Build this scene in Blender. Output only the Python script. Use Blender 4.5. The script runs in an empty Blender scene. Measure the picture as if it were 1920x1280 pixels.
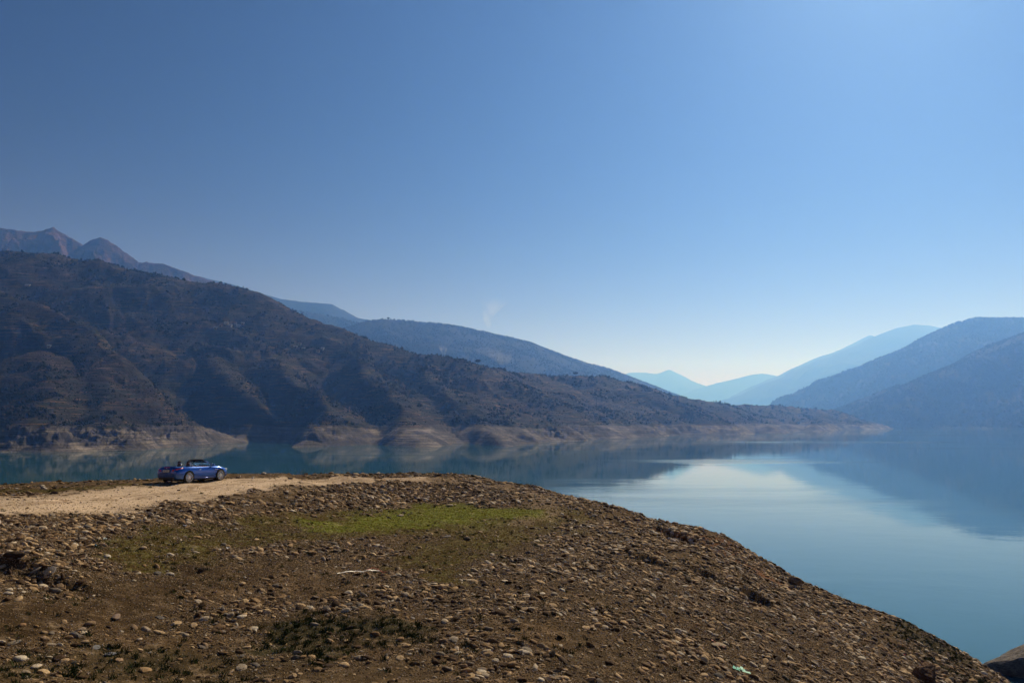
import bpy, bmesh, math, random
import numpy as np
from mathutils import Vector, Matrix

random.seed(7)
rng = np.random.default_rng(7)
sc = bpy.context.scene
col = sc.collection

# ------------------------------------------------------------------ camera
CAM_Z = 24.0
F = 1493.3                                   # focal length in pixels of a 1920 wide frame
PITCH = math.atan((792 - 640) / F)
cam_d = bpy.data.cameras.new('camera'); cam_d.sensor_width = 36; cam_d.lens = 28
cam_d.clip_start = 0.5; cam_d.clip_end = 60000
cam = bpy.data.objects.new('camera', cam_d); col.objects.link(cam)
cam.location = (0, 0, CAM_Z); cam.rotation_euler = (math.pi / 2 + PITCH, 0, 0)
sc.camera = cam

# ------------------------------------------------------------------ sky, sun, exposure
SUN_EL, SUN_AZ = math.radians(37), math.radians(28)      # azimuth clockwise from +Y
w = bpy.data.worlds.new('World'); sc.world = w; w.use_nodes = True
nt = w.node_tree; nt.nodes.clear()
sky = nt.nodes.new('ShaderNodeTexSky'); sky.sky_type = 'NISHITA'; sky.sun_disc = False
sky.sun_elevation = SUN_EL; sky.sun_rotation = SUN_AZ
sky.altitude = 900; sky.air_density = 1.0; sky.dust_density = 2.6; sky.ozone_density = 2.5
gam = nt.nodes.new('ShaderNodeGamma'); gam.inputs[1].default_value = 1.0
hs = nt.nodes.new('ShaderNodeHueSaturation'); hs.inputs['Saturation'].default_value = 1.0
bg = nt.nodes.new('ShaderNodeBackground'); bg.inputs[1].default_value = 0.05
wo = nt.nodes.new('ShaderNodeOutputWorld')
tint = nt.nodes.new('ShaderNodeMix'); tint.data_type = 'RGBA'; tint.blend_type = 'MULTIPLY'; tint.inputs[0].default_value = 1
tint.inputs[7].default_value = (.52, .70, .88, 1)       # polarised, deeper blue
nt.links.new(sky.outputs[0], hs.inputs['Color']); nt.links.new(hs.outputs[0], tint.inputs[6]); 
s1 = nt.nodes.new('ShaderNodeVectorMath'); s1.operation = 'SCALE'; s1.inputs[3].default_value = .05
s2 = nt.nodes.new('ShaderNodeVectorMath'); s2.operation = 'SCALE'; s2.inputs[3].default_value = 20 * .74
gam.inputs[1].default_value = 1.8
nt.links.new(tint.outputs[2], s1.inputs[0]); nt.links.new(s1.outputs[0], gam.inputs[0]); nt.links.new(gam.outputs[0], s2.inputs[0])
# pale dust low over the whole horizon
tcw = nt.nodes.new('ShaderNodeTexCoord'); sxw = nt.nodes.new('ShaderNodeSeparateXYZ'); nt.links.new(tcw.outputs['Generated'], sxw.inputs[0])
ab = nt.nodes.new('ShaderNodeMath'); ab.operation = 'ABSOLUTE'; nt.links.new(sxw.outputs[2], ab.inputs[0])
ex = nt.nodes.new('ShaderNodeMath'); ex.operation = 'MULTIPLY'; ex.inputs[1].default_value = -15.5; nt.links.new(ab.outputs[0], ex.inputs[0])
e2 = nt.nodes.new('ShaderNodeMath'); e2.operation = 'EXPONENT'; nt.links.new(ex.outputs[0], e2.inputs[0])
gl = nt.nodes.new('ShaderNodeVectorMath'); gl.operation = 'SCALE'; gl.inputs[0].default_value = (22, 12, 13.5); nt.links.new(e2.outputs[0], gl.inputs[3])
ad = nt.nodes.new('ShaderNodeVectorMath'); ad.operation = 'ADD'; nt.links.new(s2.outputs[0], ad.inputs[0]); nt.links.new(gl.outputs[0], ad.inputs[1])
nt.links.new(ad.outputs[0], bg.inputs[0])
nt.links.new(bg.outputs[0], wo.inputs[0])
sd = bpy.data.lights.new('sun', 'SUN'); sd.energy = 5.0; sd.angle = math.radians(0.53); sd.color = (1, .90, .78)
sun = bpy.data.objects.new('sun', sd); col.objects.link(sun)
S = Vector((math.sin(SUN_AZ) * math.cos(SUN_EL), math.cos(SUN_AZ) * math.cos(SUN_EL), math.sin(SUN_EL)))
sun.rotation_euler = S.to_track_quat('Z', 'Y').to_euler(); sun.location = (0, 0, 500)
sc.view_settings.view_transform = 'Standard'; sc.view_settings.look = 'None'
sc.view_settings.exposure = 0; sc.view_settings.gamma = 1; sc.view_settings.use_curve_mapping = False
sc.cycles.use_denoising = True
sc.cycles.max_bounces = 6; sc.cycles.diffuse_bounces = 2; sc.cycles.glossy_bounces = 3
sc.cycles.volume_bounces = 2; sc.cycles.transparent_max_bounces = 8

# ------------------------------------------------------------------ helpers
CP, SP = math.cos(PITCH), math.sin(PITCH)
def ray(u, v):
    dx = (np.asarray(u, float) - 960) / F; dy = (640 - np.asarray(v, float)) / F
    return dx, CP - dy * SP, SP + dy * CP
def at(u, v, d):
    """world point seen at frame pixel u, v, at forward distance d"""
    a, b, c = ray(u, v); t = np.asarray(d, float) / b
    return np.stack([a * t, b * t, CAM_Z + c * t], -1)

def hash2(ix, iy, seed):
    h = (ix.astype(np.int64) * 374761393 + iy.astype(np.int64) * 668265263 + seed * 974634777) & 0x7fffffff
    h = ((h ^ (h >> 13)) * 1274126177) & 0x7fffffff
    return (h ^ (h >> 16)) & 0x7fffffff
def perlin(x, y, seed=0):
    x = np.asarray(x, float); y = np.asarray(y, float)
    ix = np.floor(x); iy = np.floor(y); fx = x - ix; fy = y - iy
    def g(ax, ay):
        a = hash2(ix + ax, iy + ay, seed) / 0x7fffffff * 2 * np.pi
        return np.cos(a) * (fx - ax) + np.sin(a) * (fy - ay)
    ux = fx * fx * fx * (fx * (fx * 6 - 15) + 10); uy = fy * fy * fy * (fy * (fy * 6 - 15) + 10)
    a = g(0, 0); b = g(1, 0); c = g(0, 1); d = g(1, 1)
    return ((a + (b - a) * ux) + ((c + (d - c) * ux) - (a + (b - a) * ux)) * uy) * 1.5
def fbm(x, y, octv=5, seed=0, gain=.5):
    r = 0; a = 1; f = 1
    for k in range(octv):
        r = r + a * perlin(x * f, y * f, seed + k * 17); a *= gain; f *= 2.03
    return r
def ridged(x, y, octv=5, seed=0, gain=.5):
    r = 0; a = 1; f = 1
    for k in range(octv):
        r = r + a * (1 - 2 * np.abs(perlin(x * f, y * f, seed + k * 31))); a *= gain; f *= 2.1
    return r
def sstep(a, b, x):
    t = np.clip((x - a) / (b - a), 0, 1); return t * t * (3 - 2 * t)

def grid_mesh(name, P, smooth=True):
    """P: rows x cols x 3 array"""
    n, m = P.shape[:2]
    me = bpy.data.meshes.new(name)
    i = np.arange(n * m).reshape(n, m)
    q = np.stack([i[:-1, :-1], i[:-1, 1:], i[1:, 1:], i[1:, :-1]], -1).reshape(-1, 4)
    me.vertices.add(n * m); me.vertices.foreach_set('co', P.reshape(-1))
    me.loops.add(q.size); me.loops.foreach_set('vertex_index', q.reshape(-1).astype(np.int32))
    me.polygons.add(len(q)); me.polygons.foreach_set('loop_start', np.arange(0, q.size, 4, dtype=np.int32))
    me.polygons.foreach_set('use_smooth', np.full(len(q), smooth))
    me.update(); me.validate()
    return me
def attr(me, name, vals):
    a = me.attributes.new(name, 'FLOAT', 'POINT'); a.data.foreach_set('value', np.asarray(vals, np.float32).reshape(-1))
def link(name, me, mat=None, parent=None, **kw):
    o = bpy.data.objects.new(name, me); col.objects.link(o)
    if mat is not None and me is not None:
        if len(me.materials) == 0: me.materials.append(mat)
    if parent is not None: o.parent = parent
    for k, v in kw.items(): o[k] = v
    return o

class NT:
    """tiny node tree builder"""
    def __init__(s, name):
        s.m = bpy.data.materials.new(name); s.m.use_nodes = True; s.t = s.m.node_tree; s.t.nodes.clear()
        s.out = s.t.nodes.new('ShaderNodeOutputMaterial')
    def n(s, typ, _in=None, **props):
        nd = s.t.nodes.new(typ)
        for k, v in props.items(): setattr(nd, k, v)
        for k, v in (_in or {}).items():
            if isinstance(v, bpy.types.NodeSocket): s.t.links.new(v, nd.inputs[k])
            else: nd.inputs[k].default_value = v
        return nd
    def math(s, op, a, b=None, c=None, clamp=False):
        nd = s.t.nodes.new('ShaderNodeMath'); nd.operation = op; nd.use_clamp = clamp
        for i, v in enumerate((a, b, c)):
            if v is None: continue
            if isinstance(v, bpy.types.NodeSocket): s.t.links.new(v, nd.inputs[i])
            else: nd.inputs[i].default_value = v
        return nd.outputs[0]
    def step(s, x, lo, hi, a=0., b=1.):
        nd = s.t.nodes.new('ShaderNodeMapRange'); nd.interpolation_type = 'SMOOTHSTEP'
        s.t.links.new(x, nd.inputs[0]) if isinstance(x, bpy.types.NodeSocket) else None
        for i, v in zip((1, 2, 3, 4), (lo, hi, a, b)): nd.inputs[i].default_value = v
        return nd.outputs[0]
    def mix(s, f, a, b, mode='MIX'):
        nd = s.t.nodes.new('ShaderNodeMix'); nd.data_type = 'RGBA'; nd.blend_type = mode
        for i, v in ((0, f), (6, a), (7, b)):
            if isinstance(v, bpy.types.NodeSocket): s.t.links.new(v, nd.inputs[i])
            else: nd.inputs[i].default_value = v if i == 0 else (*v, 1)
        return nd.outputs[2]
    def noise(s, scale, detail=4, rough=.55, vec=None, stretch=None, off=0):
        if vec is None: vec = s.n('ShaderNodeNewGeometry').outputs['Position']
        mp = s.n('ShaderNodeMapping', {'Vector': vec, 'Scale': stretch or (1, 1, 1), 'Location': (off, off, off)})
        nz = s.n('ShaderNodeTexNoise', {'Vector': mp.outputs[0], 'Scale': scale, 'Detail': detail, 'Roughness': rough})
        return nz.outputs[0]
    def attr(s, name, typ='GEOMETRY'):
        return s.n('ShaderNodeAttribute', attribute_name=name, attribute_type=typ).outputs['Fac']
    def finish(s, color, rough=.9, bump=None, dist=.1, strength=1., **kw):
        b = s.n('ShaderNodeBsdfPrincipled')
        if isinstance(rough, float) and rough > .74: b.inputs['Specular IOR Level'].default_value = .06      # dusty matt surfaces
        for k, v in {'Base Color': color, 'Roughness': rough, **kw}.items():
            if isinstance(v, bpy.types.NodeSocket): s.t.links.new(v, b.inputs[k])
            else: b.inputs[k].default_value = (*v, 1) if isinstance(v, tuple) and len(v) == 3 else v
        if bump is not None:
            bn = s.n('ShaderNodeBump', {'Height': bump, 'Distance': dist, 'Strength': strength})
            s.t.links.new(bn.outputs[0], b.inputs['Normal'])
        s.t.links.new(b.outputs[0], s.out.inputs[0])
        return s.m
def plain(name, c, rough=.5, **kw):
    t = NT(name)
    nz = t.noise(6, 3)
    cc = t.mix(t.step(nz, .3, .7), tuple(x * .88 for x in c), c)
    return t.finish(cc, rough, **kw)

# ------------------------------------------------------------------ haze
HAZE_D = 0.000168
t = NT('haze')
pv = t.n('ShaderNodeVolumePrincipled')
pv.inputs['Color'].default_value = (.135, .335, .94, 1); pv.inputs['Absorption Color'].default_value = (1, 1, 1, 1); pv.inputs['Density'].default_value = HAZE_D
pv.inputs['Anisotropy'].default_value = .48
t.t.links.new(pv.outputs[0], t.out.inputs['Volume'])
bm = bmesh.new(); bmesh.ops.create_cube(bm, size=1)
HB = 20500
for v in bm.verts: v.co = Vector((v.co.x * 2 * HB, v.co.y * 2 * HB, -9 if v.co.z < 0 else 1540))
me = bpy.data.meshes.new('haze'); bm.to_mesh(me); bm.free()
link('haze', me, t.m, kind='stuff', label='pale blue haze filling the air over the lake')

# ------------------------------------------------------------------ lake
t = NT('lake_water')
pos = t.n('ShaderNodeNewGeometry').outputs['Position']
calm = t.noise(.0022, 4, .6, pos, (1, 2.6, 1), 3.1)          # long patches of breeze and calm
calm2 = t.noise(.012, 3, .6, pos, (.35, 2.2, 1), 9.)
patch = t.step(t.math('ADD', t.math('MULTIPLY', calm, .75), t.math('MULTIPLY', calm2, .25)), .50, .62)
n1 = t.noise(.9, 4, .6, pos, (1, 1, 1)); n2 = t.noise(.12, 3, .55, pos, (1, 1, 1), 5)
h = t.math('ADD', t.math('MULTIPLY', n1, .007), t.math('MULTIPLY', n2, .050))
h = t.math('MULTIPLY', h, t.math('MULTIPLY_ADD', patch, 1.1, .4))
rough = t.math('MULTIPLY_ADD', patch, .09, .03)
lake_mat = t.finish(t.mix(calm2, (.018, .090, .115), (.024, .108, .132)), rough, h, 1.0, 1.0, **{'IOR': 1.333})
xs = np.concatenate([-np.geomspace(20000, 60, 60), np.linspace(-50, 150, 60), np.geomspace(160, 20000, 60)])
ys = np.concatenate([-np.geomspace(20000, 10, 20), np.linspace(0, 200, 60), np.geomspace(205, 20000, 90)])
X, Y = np.meshgrid(xs, ys)
link('lake', grid_mesh('lake', np.stack([X, Y, np.zeros_like(X)], -1)), lake_mat, kind='structure', label='calm teal lake reflecting the hills')

# ------------------------------------------------------------------ hills
def seg_field(x, y, polys, soft=0):
    """soft union of ridges: polys = list of (points Nx3, slope, rounding)"""
    best = np.full(x.shape, -1e9); bd = np.full(x.shape, 1e9); acc = np.zeros(x.shape)
    for pts, k, r in polys:
        kr, kl = k if isinstance(k, tuple) else (k, k)
        for a, b in zip(pts[:-1], pts[1:]):
            ab = b[:2] - a[:2]; L2 = (ab ** 2).sum() + 1e-6
            tt = np.clip(((x - a[0]) * ab[0] + (y - a[1]) * ab[1]) / L2, 0, 1)
            dd = np.hypot(x - a[0] - tt * ab[0], y - a[1] - tt * ab[1])
            cr = ab[0] * (y - a[1]) - ab[1] * (x - a[0]); kk = kr + (kl - kr) * sstep(-12, 12, cr / math.sqrt(L2)) if kr != kl else kr
            hh = a[2] + (b[2] - a[2]) * tt - kk * (np.sqrt(dd * dd + r * r) - r)
            m = hh > best
            nb = np.where(m, hh, best)
            if soft: acc = acc * np.exp(np.clip((best - nb) / soft, -60, 0)) + np.exp(np.clip((hh - nb) / soft, -60, 0))
            best = nb; bd = np.where(m, dd, bd)
    if soft: best = best + soft * (np.log(acc) - .69)
    return best, bd
def densify(uvd, k):
    a = np.array(uvd, float); P = at(a[:, 0], a[:, 1], a[:, 2])
    out = []
    for i in range(len(P) - 1):
        for s in range(k): out.append(P[i] + (P[i + 1] - P[i]) * s / k)
    out.append(P[-1]); return np.array(out)
NEAR = [
 # main left ridge and its long spur running down to the point
 ([(-700,420,1550),(-400,440,1550),(-200,455,1520),(0,469,1500),(100,475,1500),(200,489,1500),(300,515,1480),(400,532,1480),(460,546,1480),(530,576,1450),(600,606,1430),(700,641,1400),(800,665,1380),(850,676,1380)], .60, 30),
 ([(850,676,1380),(880,706,1300),(930,745,1220),(990,780,1150),(1040,805,1095),(1078,825,1072)], (.50, 1.0), 5),
 # left foreground spur
 ([(-700,480,1300),(-300,500,1280),(0,545,1220),(90,570,1130),(160,608,1050),(210,660,980),(260,712,920),(310,762,870),(345,798,845),(392,835,828)], (.50, 1.0), 8),
 ([(-250,640,1000),(-150,750,760),(-120,860,560)], .5, 10),
 ([(60,650,930),(80,740,790),(95,800,710),(110,838,675)], .5, 8),
 ([(180,700,900),(205,770,790),(215,815,730),(222,838,705)], .5, 8),
 # spurs under the main ridge
 ([(200,560,1400),(250,610,1290),(285,650,1200)], .62, 12),
 ([(360,600,1380),(400,650,1240),(430,700,1120),(450,735,1060)], (.9, .55), 12),
 ([(480,620,1340),(515,672,1210),(545,705,1120),(585,735,1020),(606,775,920),(585,812,840),(562,837,785)], (.95, .5), 8),
 ([(630,650,1320),(667,668,1230),(700,695,1150),(727,722,1080),(752,765,970),(775,805,860),(790,837,790)], (.95, .5), 8),
 ([(800,680,1320),(840,716,1200),(880,758,1060),(905,790,950),(935,812,870),(968,837,800)], (.95, .5), 5),
 ([(900,720,1290),(930,760,1150),(960,792,1000),(990,812,930),(1040,831,905)], .52, 5),
 # middle promontory
 ([(850,676,1380),(920,689,1500),(1000,700,1650),(1060,703,1750),(1130,704,1850),(1180,718,1950),(1240,736,2050),(1300,748,2150),(1350,757,2300),(1400,757,2500),(1450,759,2700),(1560,768,2950),(1620,784,3100),(1668,801.5,3200)], .42, 12),
 ([(930,692,1520),(965,730,1400),(1010,765,1300),(1060,797,1290)], .9, 6),
 ([(1090,706,1780),(1125,745,1600),(1150,785,1450),(1165,818,1330)], .6, 8),
 ([(1230,735,2040),(1285,765,1880),(1335,792,1720),(1378,812.5,1620)], .5, 6),
 ([(1350,757,2300),(1395,778,2120),(1440,797,1950),(1480,810,1850)], .5, 6),
 ([(1480,761,2750),(1505,778,2560),(1530,792,2350),(1545,806,2150)], .5, 6),
 ([(1560,768,2950),(1590,785,2800),(1610,799,2700)], .5, 6),
]
def near_height(x, y):
    wx = x + 30 * fbm(x / 210, y / 210, 4, 3); wy = y + 30 * fbm(x / 210, y / 210, 4, 9)
    polys = [(densify(p, 1), k, r) for p, k, r in NEAR]
    h, d = seg_field(wx * .8 + x * .2, wy * .8 + y * .2, polys, 5.)
    amp = sstep(4, 130, d)
    dist = np.hypot(x, y)
    vary = .65 + .7 * sstep(-.4, .4, fbm(x / 300, y / 300, 2, 91))
    h = h + amp * vary * (.35 + .65 * sstep(5, 60, h)) * (13 * (ridged(x / 230, y / 170, 6, 21, .42) - .9) + 2.2 * (ridged(x / 40, y / 36, 4, 5) - .8))
    h = h + .9 * fbm(x / 14, y / 14, 3, 40)
    # cut terraces (fields above, old water levels below)
    wob = 6 * fbm(x / 120, y / 120, 2, 77)
    T = 6.0; ph = (h + wob) / T; fl = np.floor(ph); fr = ph - fl
    hst = (fl + sstep(.35, .95, fr)) * T - wob
    h_up = h + (hst - h) * .38 * sstep(-.3, .35, fbm(x / 260, y / 260, 2, 55) + .15)
    T = 2.2; ph = h / T; fl = np.floor(ph); fr = ph - fl
    h_lo = h + ((fl + sstep(.3, .9, fr)) * T - h) * .5
    rock = 4.6 * (ridged(x / 26, y / 26, 4, 61, .6) - .7) * sstep(-.1, .3, fbm(x / 170, y / 170, 2, 88) + .1 + .5 * sstep(-250, -420, x))
    h_lo = h_lo + rock * sstep(1, 8, h) * sstep(26, 16, h)
    m = sstep(18, 23, h)
    h = h_lo * (1 - m) + h_up * m
    # steeper washed bank right under the old high-water line
    return h
def polar(u0, u1, nu, d0, d1, nd, bias=1.):
    us = np.linspace(u0, u1, nu); ds = d0 * (d1 / d0) ** (np.linspace(0, 1, nd) ** bias)
    U, D = np.meshgrid(us, ds); return (U - 960) / F / CP * D, D
def hill_material(name, near):
    t = NT(name)
    pos = t.n('ShaderNodeNewGeometry').outputs['Position']
    sep = t.n('ShaderNodeSeparateXYZ', {0: pos}); z = sep.outputs[2]
    big = t.noise(.006, 4, .6, pos); mid = t.noise(.03, 5, .65, pos, None, 4); fine = t.noise(.16, 5, .7, pos, None, 8)
    streak = t.noise(1., 4, .7, pos, (.012, .012, .30), 2); streak2 = t.noise(1., 3, .7, pos, (.03, .03, .75), 6)
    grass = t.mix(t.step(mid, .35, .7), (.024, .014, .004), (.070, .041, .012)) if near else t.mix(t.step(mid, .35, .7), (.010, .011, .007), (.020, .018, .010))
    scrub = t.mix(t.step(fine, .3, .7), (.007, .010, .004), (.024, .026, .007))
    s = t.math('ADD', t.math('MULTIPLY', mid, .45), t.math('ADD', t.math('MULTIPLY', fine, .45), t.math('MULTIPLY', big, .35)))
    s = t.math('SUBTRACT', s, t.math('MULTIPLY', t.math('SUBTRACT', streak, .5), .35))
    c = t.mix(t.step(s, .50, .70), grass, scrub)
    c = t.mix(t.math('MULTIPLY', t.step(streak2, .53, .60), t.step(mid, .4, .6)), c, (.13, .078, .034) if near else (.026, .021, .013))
    bh = t.math('ADD', t.math('MULTIPLY', fine, 3.), t.math('MULTIPLY', streak, 3.))
    if near:
        zz = t.math('ADD', z, t.math('MULTIPLY', t.math('SUBTRACT', mid, .5), 11.))
        zz = t.math('ADD', zz, t.math('MULTIPLY', t.math('SUBTRACT', big, .5), 26.))
        band = t.step(zz, 18.0, 20.6, 1, 0)
        line = t.noise(1., 4, .75, pos, (.008, .008, .85), 11)
        soil = t.mix(t.math('MULTIPLY', t.step(mid, .35, .65), t.step(big, .38, .6, .45, 1.)), (.060, .052, .046), (.29, .245, .20))
        soil = t.mix(t.step(line, .43, .56), t.mix(.75, soil, (.05, .045, .042)), soil)
        green = t.step(big, .57, .66)
        soil = t.mix(t.math('MULTIPLY', green, t.step(z, 9, 17, 0, .55)), soil, (.16, .17, .075))
        c = t.mix(band, c, soil)
        bh = t.math('ADD', bh, t.math('MULTIPLY', line, 1.6))
    return t.finish(c, .95, bh, 1., .9)
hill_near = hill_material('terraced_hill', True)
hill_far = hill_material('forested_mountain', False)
far_rock = None

X, Y = polar(-620, 1760, 1240, 560, 3400, 430, 1.12)
Zh = near_height(X, Y)
Zh = np.maximum(Zh, -6)
X0, Y0, Z0 = X, Y, Zh
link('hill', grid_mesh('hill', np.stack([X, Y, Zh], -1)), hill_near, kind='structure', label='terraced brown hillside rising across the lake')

def ridge_mesh(name, uvd, slope, rnd, u0, u1, nu, front, back, nd, rough_amp, rough_sc, mat, jag=0., seed=0, label='', extra=()):
    polys = [(densify(uvd, 1), slope, rnd)] + [(densify(e, 1), slope, rnd) for e in extra]
    dl = [p[2] for p in uvd]; d0 = min(dl) - front; d1 = max(dl) + back
    X, Y = polar(u0, u1, nu, d0, d1, nd)
    wx = X + rough_sc * .10 * fbm(X / rough_sc, Y / rough_sc, 3, seed); wy = Y + rough_sc * .10 * fbm(X / rough_sc, Y / rough_sc, 3, seed + 5)
    h, d = seg_field(wx * .6 + X * .4, wy * .6 + Y * .4, polys)
    a = sstep(0, rough_sc * 1.1, d)
    h = h + a * rough_amp * (ridged(X / rough_sc, Y / rough_sc, 5, seed + 9, .5) - .7)
    h = h + jag * ridged(X / (rough_sc * .3), Y / (rough_sc * .3), 4, seed + 2, .6)
    h = np.maximum(h, -6)
    link(name, grid_mesh(name, np.stack([X, Y, h], -1)), mat, kind='structure', label=label)
    return X, Y, h
rm = {}
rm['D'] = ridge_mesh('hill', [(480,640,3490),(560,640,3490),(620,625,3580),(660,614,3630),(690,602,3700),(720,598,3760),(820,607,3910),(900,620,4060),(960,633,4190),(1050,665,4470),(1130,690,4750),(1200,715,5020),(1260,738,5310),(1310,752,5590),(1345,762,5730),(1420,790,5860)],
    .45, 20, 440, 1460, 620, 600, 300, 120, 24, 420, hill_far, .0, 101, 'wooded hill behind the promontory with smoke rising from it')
rm['E2'] = ridge_mesh('hill', [(380,560,4390),(470,566,4390),(540,580,4390),(600,590,4390),(640,597,4390),(690,610,4390),(740,640,4390),(800,700,4390)],
    .6, 20, 360, 840, 240, 700, 200, 50, 40, 300, hill_far, .8, 131, 'low blue ridge between the big hill and the wooded hill')
rm['E1'] = ridge_mesh('mountain', [(300,500,5430),(440,535,5430),(490,550,5430),(530,561,5430),(560,565,5430),(620,570,5430),(640,580,5430),(652,592,5430),(690,600,5430),(740,625,5430),(800,700,5430)],
    .7, 15, 280, 860, 320, 700, 200, 60, 50, 300, hill_far, 1.5, 151, 'flat topped blue mountain behind the left hill')
# bare rocky peaks at far left
t = NT('bare_rock')
pos = t.n('ShaderNodeNewGeometry').outputs['Position']
nz = t.noise(.01, 6, .65, pos); nf = t.noise(.05, 5, .7, pos, (1, 1, 2.5), 3)
rock_mat = t.finish(t.mix(t.step(nz, .4, .6), (.05, .026, .015), (.13, .065, .034)), .95, nf, 14., 1.)
rm['F'] = ridge_mesh('mountain', [(-500,400,3300),(-200,420,3300),(0,428,3300),(20,431,3300),(50,436,3300),(75,434,3300),(97,427,3300),(112,436,3300),(130,446,3300),(155,461,3300),(165,453,3300),(185,447,3300),(200,451,3300),(215,461,3300),(235,474,3300),(250,492,3300),(270,492,3300),(300,496,3300),(350,512,3300),(400,528,3300),(440,542,3300),(520,600,3300)],
    .95, 4, -500, 540, 640, 500, 160, 90, 70, 190, rock_mat, 3.5, 171, 'bare jagged brown peaks at the far left')
rm['G'] = ridge_mesh('mountain', [(1480,830,3570),(1560,800,3610),(1612,776,3650),(1650,756,3720),(1690,740,3760),(1720,725,3800),(1750,703,3840),(1775,692,3880),(1800,681,3880),(1850,659,3910),(1920,622,3950),(2050,570,3950),(2400,500,3950)],
    .50, 25, 1440, 2300, 420, 1000, 300, 100, 45, 620, hill_far, 1.5, 201, 'nearest dark blue mountain at the right shore',
    extra=[[(1850,659,3910),(1800,730,3690),(1770,798,3420)],[(1950,640,3950),(1905,720,3650),(1880,798,3360)],[(1720,725,3800),(1690,770,3610),(1650,798,3460)]])
rm['H'] = ridge_mesh('mountain', [(1400,790,5360),(1470,762,5360),(1540,740,5400),(1600,714,5450),(1660,680,5490),(1700,660,5530),(1760,634,5530),(1785,614,5530),(1800,605,5530),(1830,597,5530),(1870,597,5530),(1920,598,5530),(2050,590,5530),(2400,560,5530)],
    .5, 30, 1380, 2300, 420, 1300, 400, 90, 60, 900, hill_far, 1.5, 231, 'broad blue wooded mountain behind the nearest right one')
rm['I'] = ridge_mesh('mountain', [(1330,770,11010),(1360,748,11010),(1400,735,11010),(1440,716,11010),(1480,703,11010),(1540,676,11010),(1590,655,11010),(1640,631,11010),(1680,614,11010),(1710,608,11010),(1740,609,11010),(1775,616,11010),(1850,640,11010),(2100,680,11010)],
    .5, 40, 1300, 2150, 340, 1500, 400, 60, 60, 1200, hill_far, 0, 261, 'pale blue round topped mountain further right')
rm['I2'] = ridge_mesh('mountain', [(1380,745,12670),(1440,718,12670),(1470,703,12670),(1500,687,12670),(1540,665,12670),(1570,654,12670),(1600,641,12670),(1616,633,12670),(1626,629,12670),(1636,634,12670),(1680,650,12670),(1900,720,12670)],
    .5, 20, 1350, 1950, 260, 1500, 400, 50, 60, 1200, hill_far, 0, 281, 'pale mountain with a small pointed top')
rm['J'] = ridge_mesh('mountain', [(1200,790,15640),(1310,728,15640),(1345,717,15640),(1380,709,15640),(1410,702,15640),(1430,700,15640),(1452,703,15640),(1500,716,15640),(1600,760,15640)],
    .5, 40, 1180, 1640, 200, 1500, 400, 40, 60, 1200, hill_far, 0, 301, 'very pale low mountain in the valley gap')
rm['K'] = ridge_mesh('mountain', [(1100,730,17480),(1185,698,17480),(1215,698,17480),(1235,701,17480),(1244,696,17480),(1250,693,17480),(1262,699,17480),(1290,712,17480),(1320,726,17480),(1380,750,17480),(1500,790,17480)],
    .5, 20, 1080, 1520, 200, 1500, 400, 40, 60, 1200, hill_far, 0, 331, 'palest farthest mountain with a tiny peak')

# ------------------------------------------------------------------ foreground bank
# surveyed points of the bank: frame pixel and forward distance
GC = [(0,912,47),(0,940,36),(0,975,29.5),(0,1050,22.8),(0,1150,18),(0,1280,14.5),(-500,950,34),(-500,1280,13),(-500,920,43),
 (200,906,49),(200,935,39.5),(200,960,34),(200,1050,25),(200,1150,19.6),(200,1280,15.6),
 (360,902.5,47.5),(420,897,50),(300,903,47.5),(330,925,42),(400,950,38.5),(400,1000,32.8),(400,1050,27.8),(400,1150,21),(400,1280,16.2),
 (560,895,54),(560,915,48),(560,950,42.5),(600,1000,37),(600,1050,30.2),(600,1150,22),(600,1280,16.5),
 (780,896,58),(780,925,53),(800,960,47.5),(800,1000,39),(800,1050,31),(800,1150,22.3),(800,1280,16.7),
 (900,904,58),(920,930,54),(940,958,49),(950,1000,40.5),(950,1080,29),(1000,1150,23),(1000,1280,17.2),
 (1000,920,56.5),(1040,950,51),(1060,975,46.5),(1100,1050,34.5),(1150,1150,25.7),(1200,1280,19.2),
 (1100,942,54),(1200,973,50.5),(1200,1000,46),(1250,1060,38),(1300,1150,29.3),(1400,1280,22.5),
 (1350,1006,48),(1360,1060,41),(1450,1150,34),(1600,1280,28),
 (1500,1100,45),(1600,1146,43.5),(1600,1200,37),(1700,1172,44.5),(1750,1280,36),(1800,1222,46),(1888,1280,47)]
GP = [at(*p) for p in GC] + [np.array(p, float) for p in ((0,0,22.2),(-14,2,22.0),(-35,5,21.5),(10,0,17.5),(20,4,11.),(34,14,3.),(44,30,0.),(40,45,2.5),(50,60,-3.),(26,24,9.),(-60,40,20.2),(-60,10,21.))]
GP = np.array(GP)
def tps_fit(P):
    n = len(P); d = np.hypot(P[:, None, 0] - P[None, :, 0], P[:, None, 1] - P[None, :, 1])
    K = np.where(d > 0, d * d * np.log(d + 1e-9), 0) + np.eye(n) * 1.5
    A = np.zeros((n + 3, n + 3)); A[:n, :n] = K; A[:n, n] = 1; A[:n, n + 1:] = P[:, :2]; A[n, :n] = 1; A[n + 1:, :n] = P[:, :2].T
    return np.linalg.solve(A, np.concatenate([P[:, 2], [0, 0, 0]]))
TW = tps_fit(GP)
def tps(x, y):
    r = TW[-3] + TW[-2] * x + TW[-1] * y
    for p, wgt in zip(GP, TW[:-3]):
        d2 = (x - p[0]) ** 2 + (y - p[1]) ** 2
        r = r + wgt * .5 * d2 * np.log(d2 + 1e-9)
    return r
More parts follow.
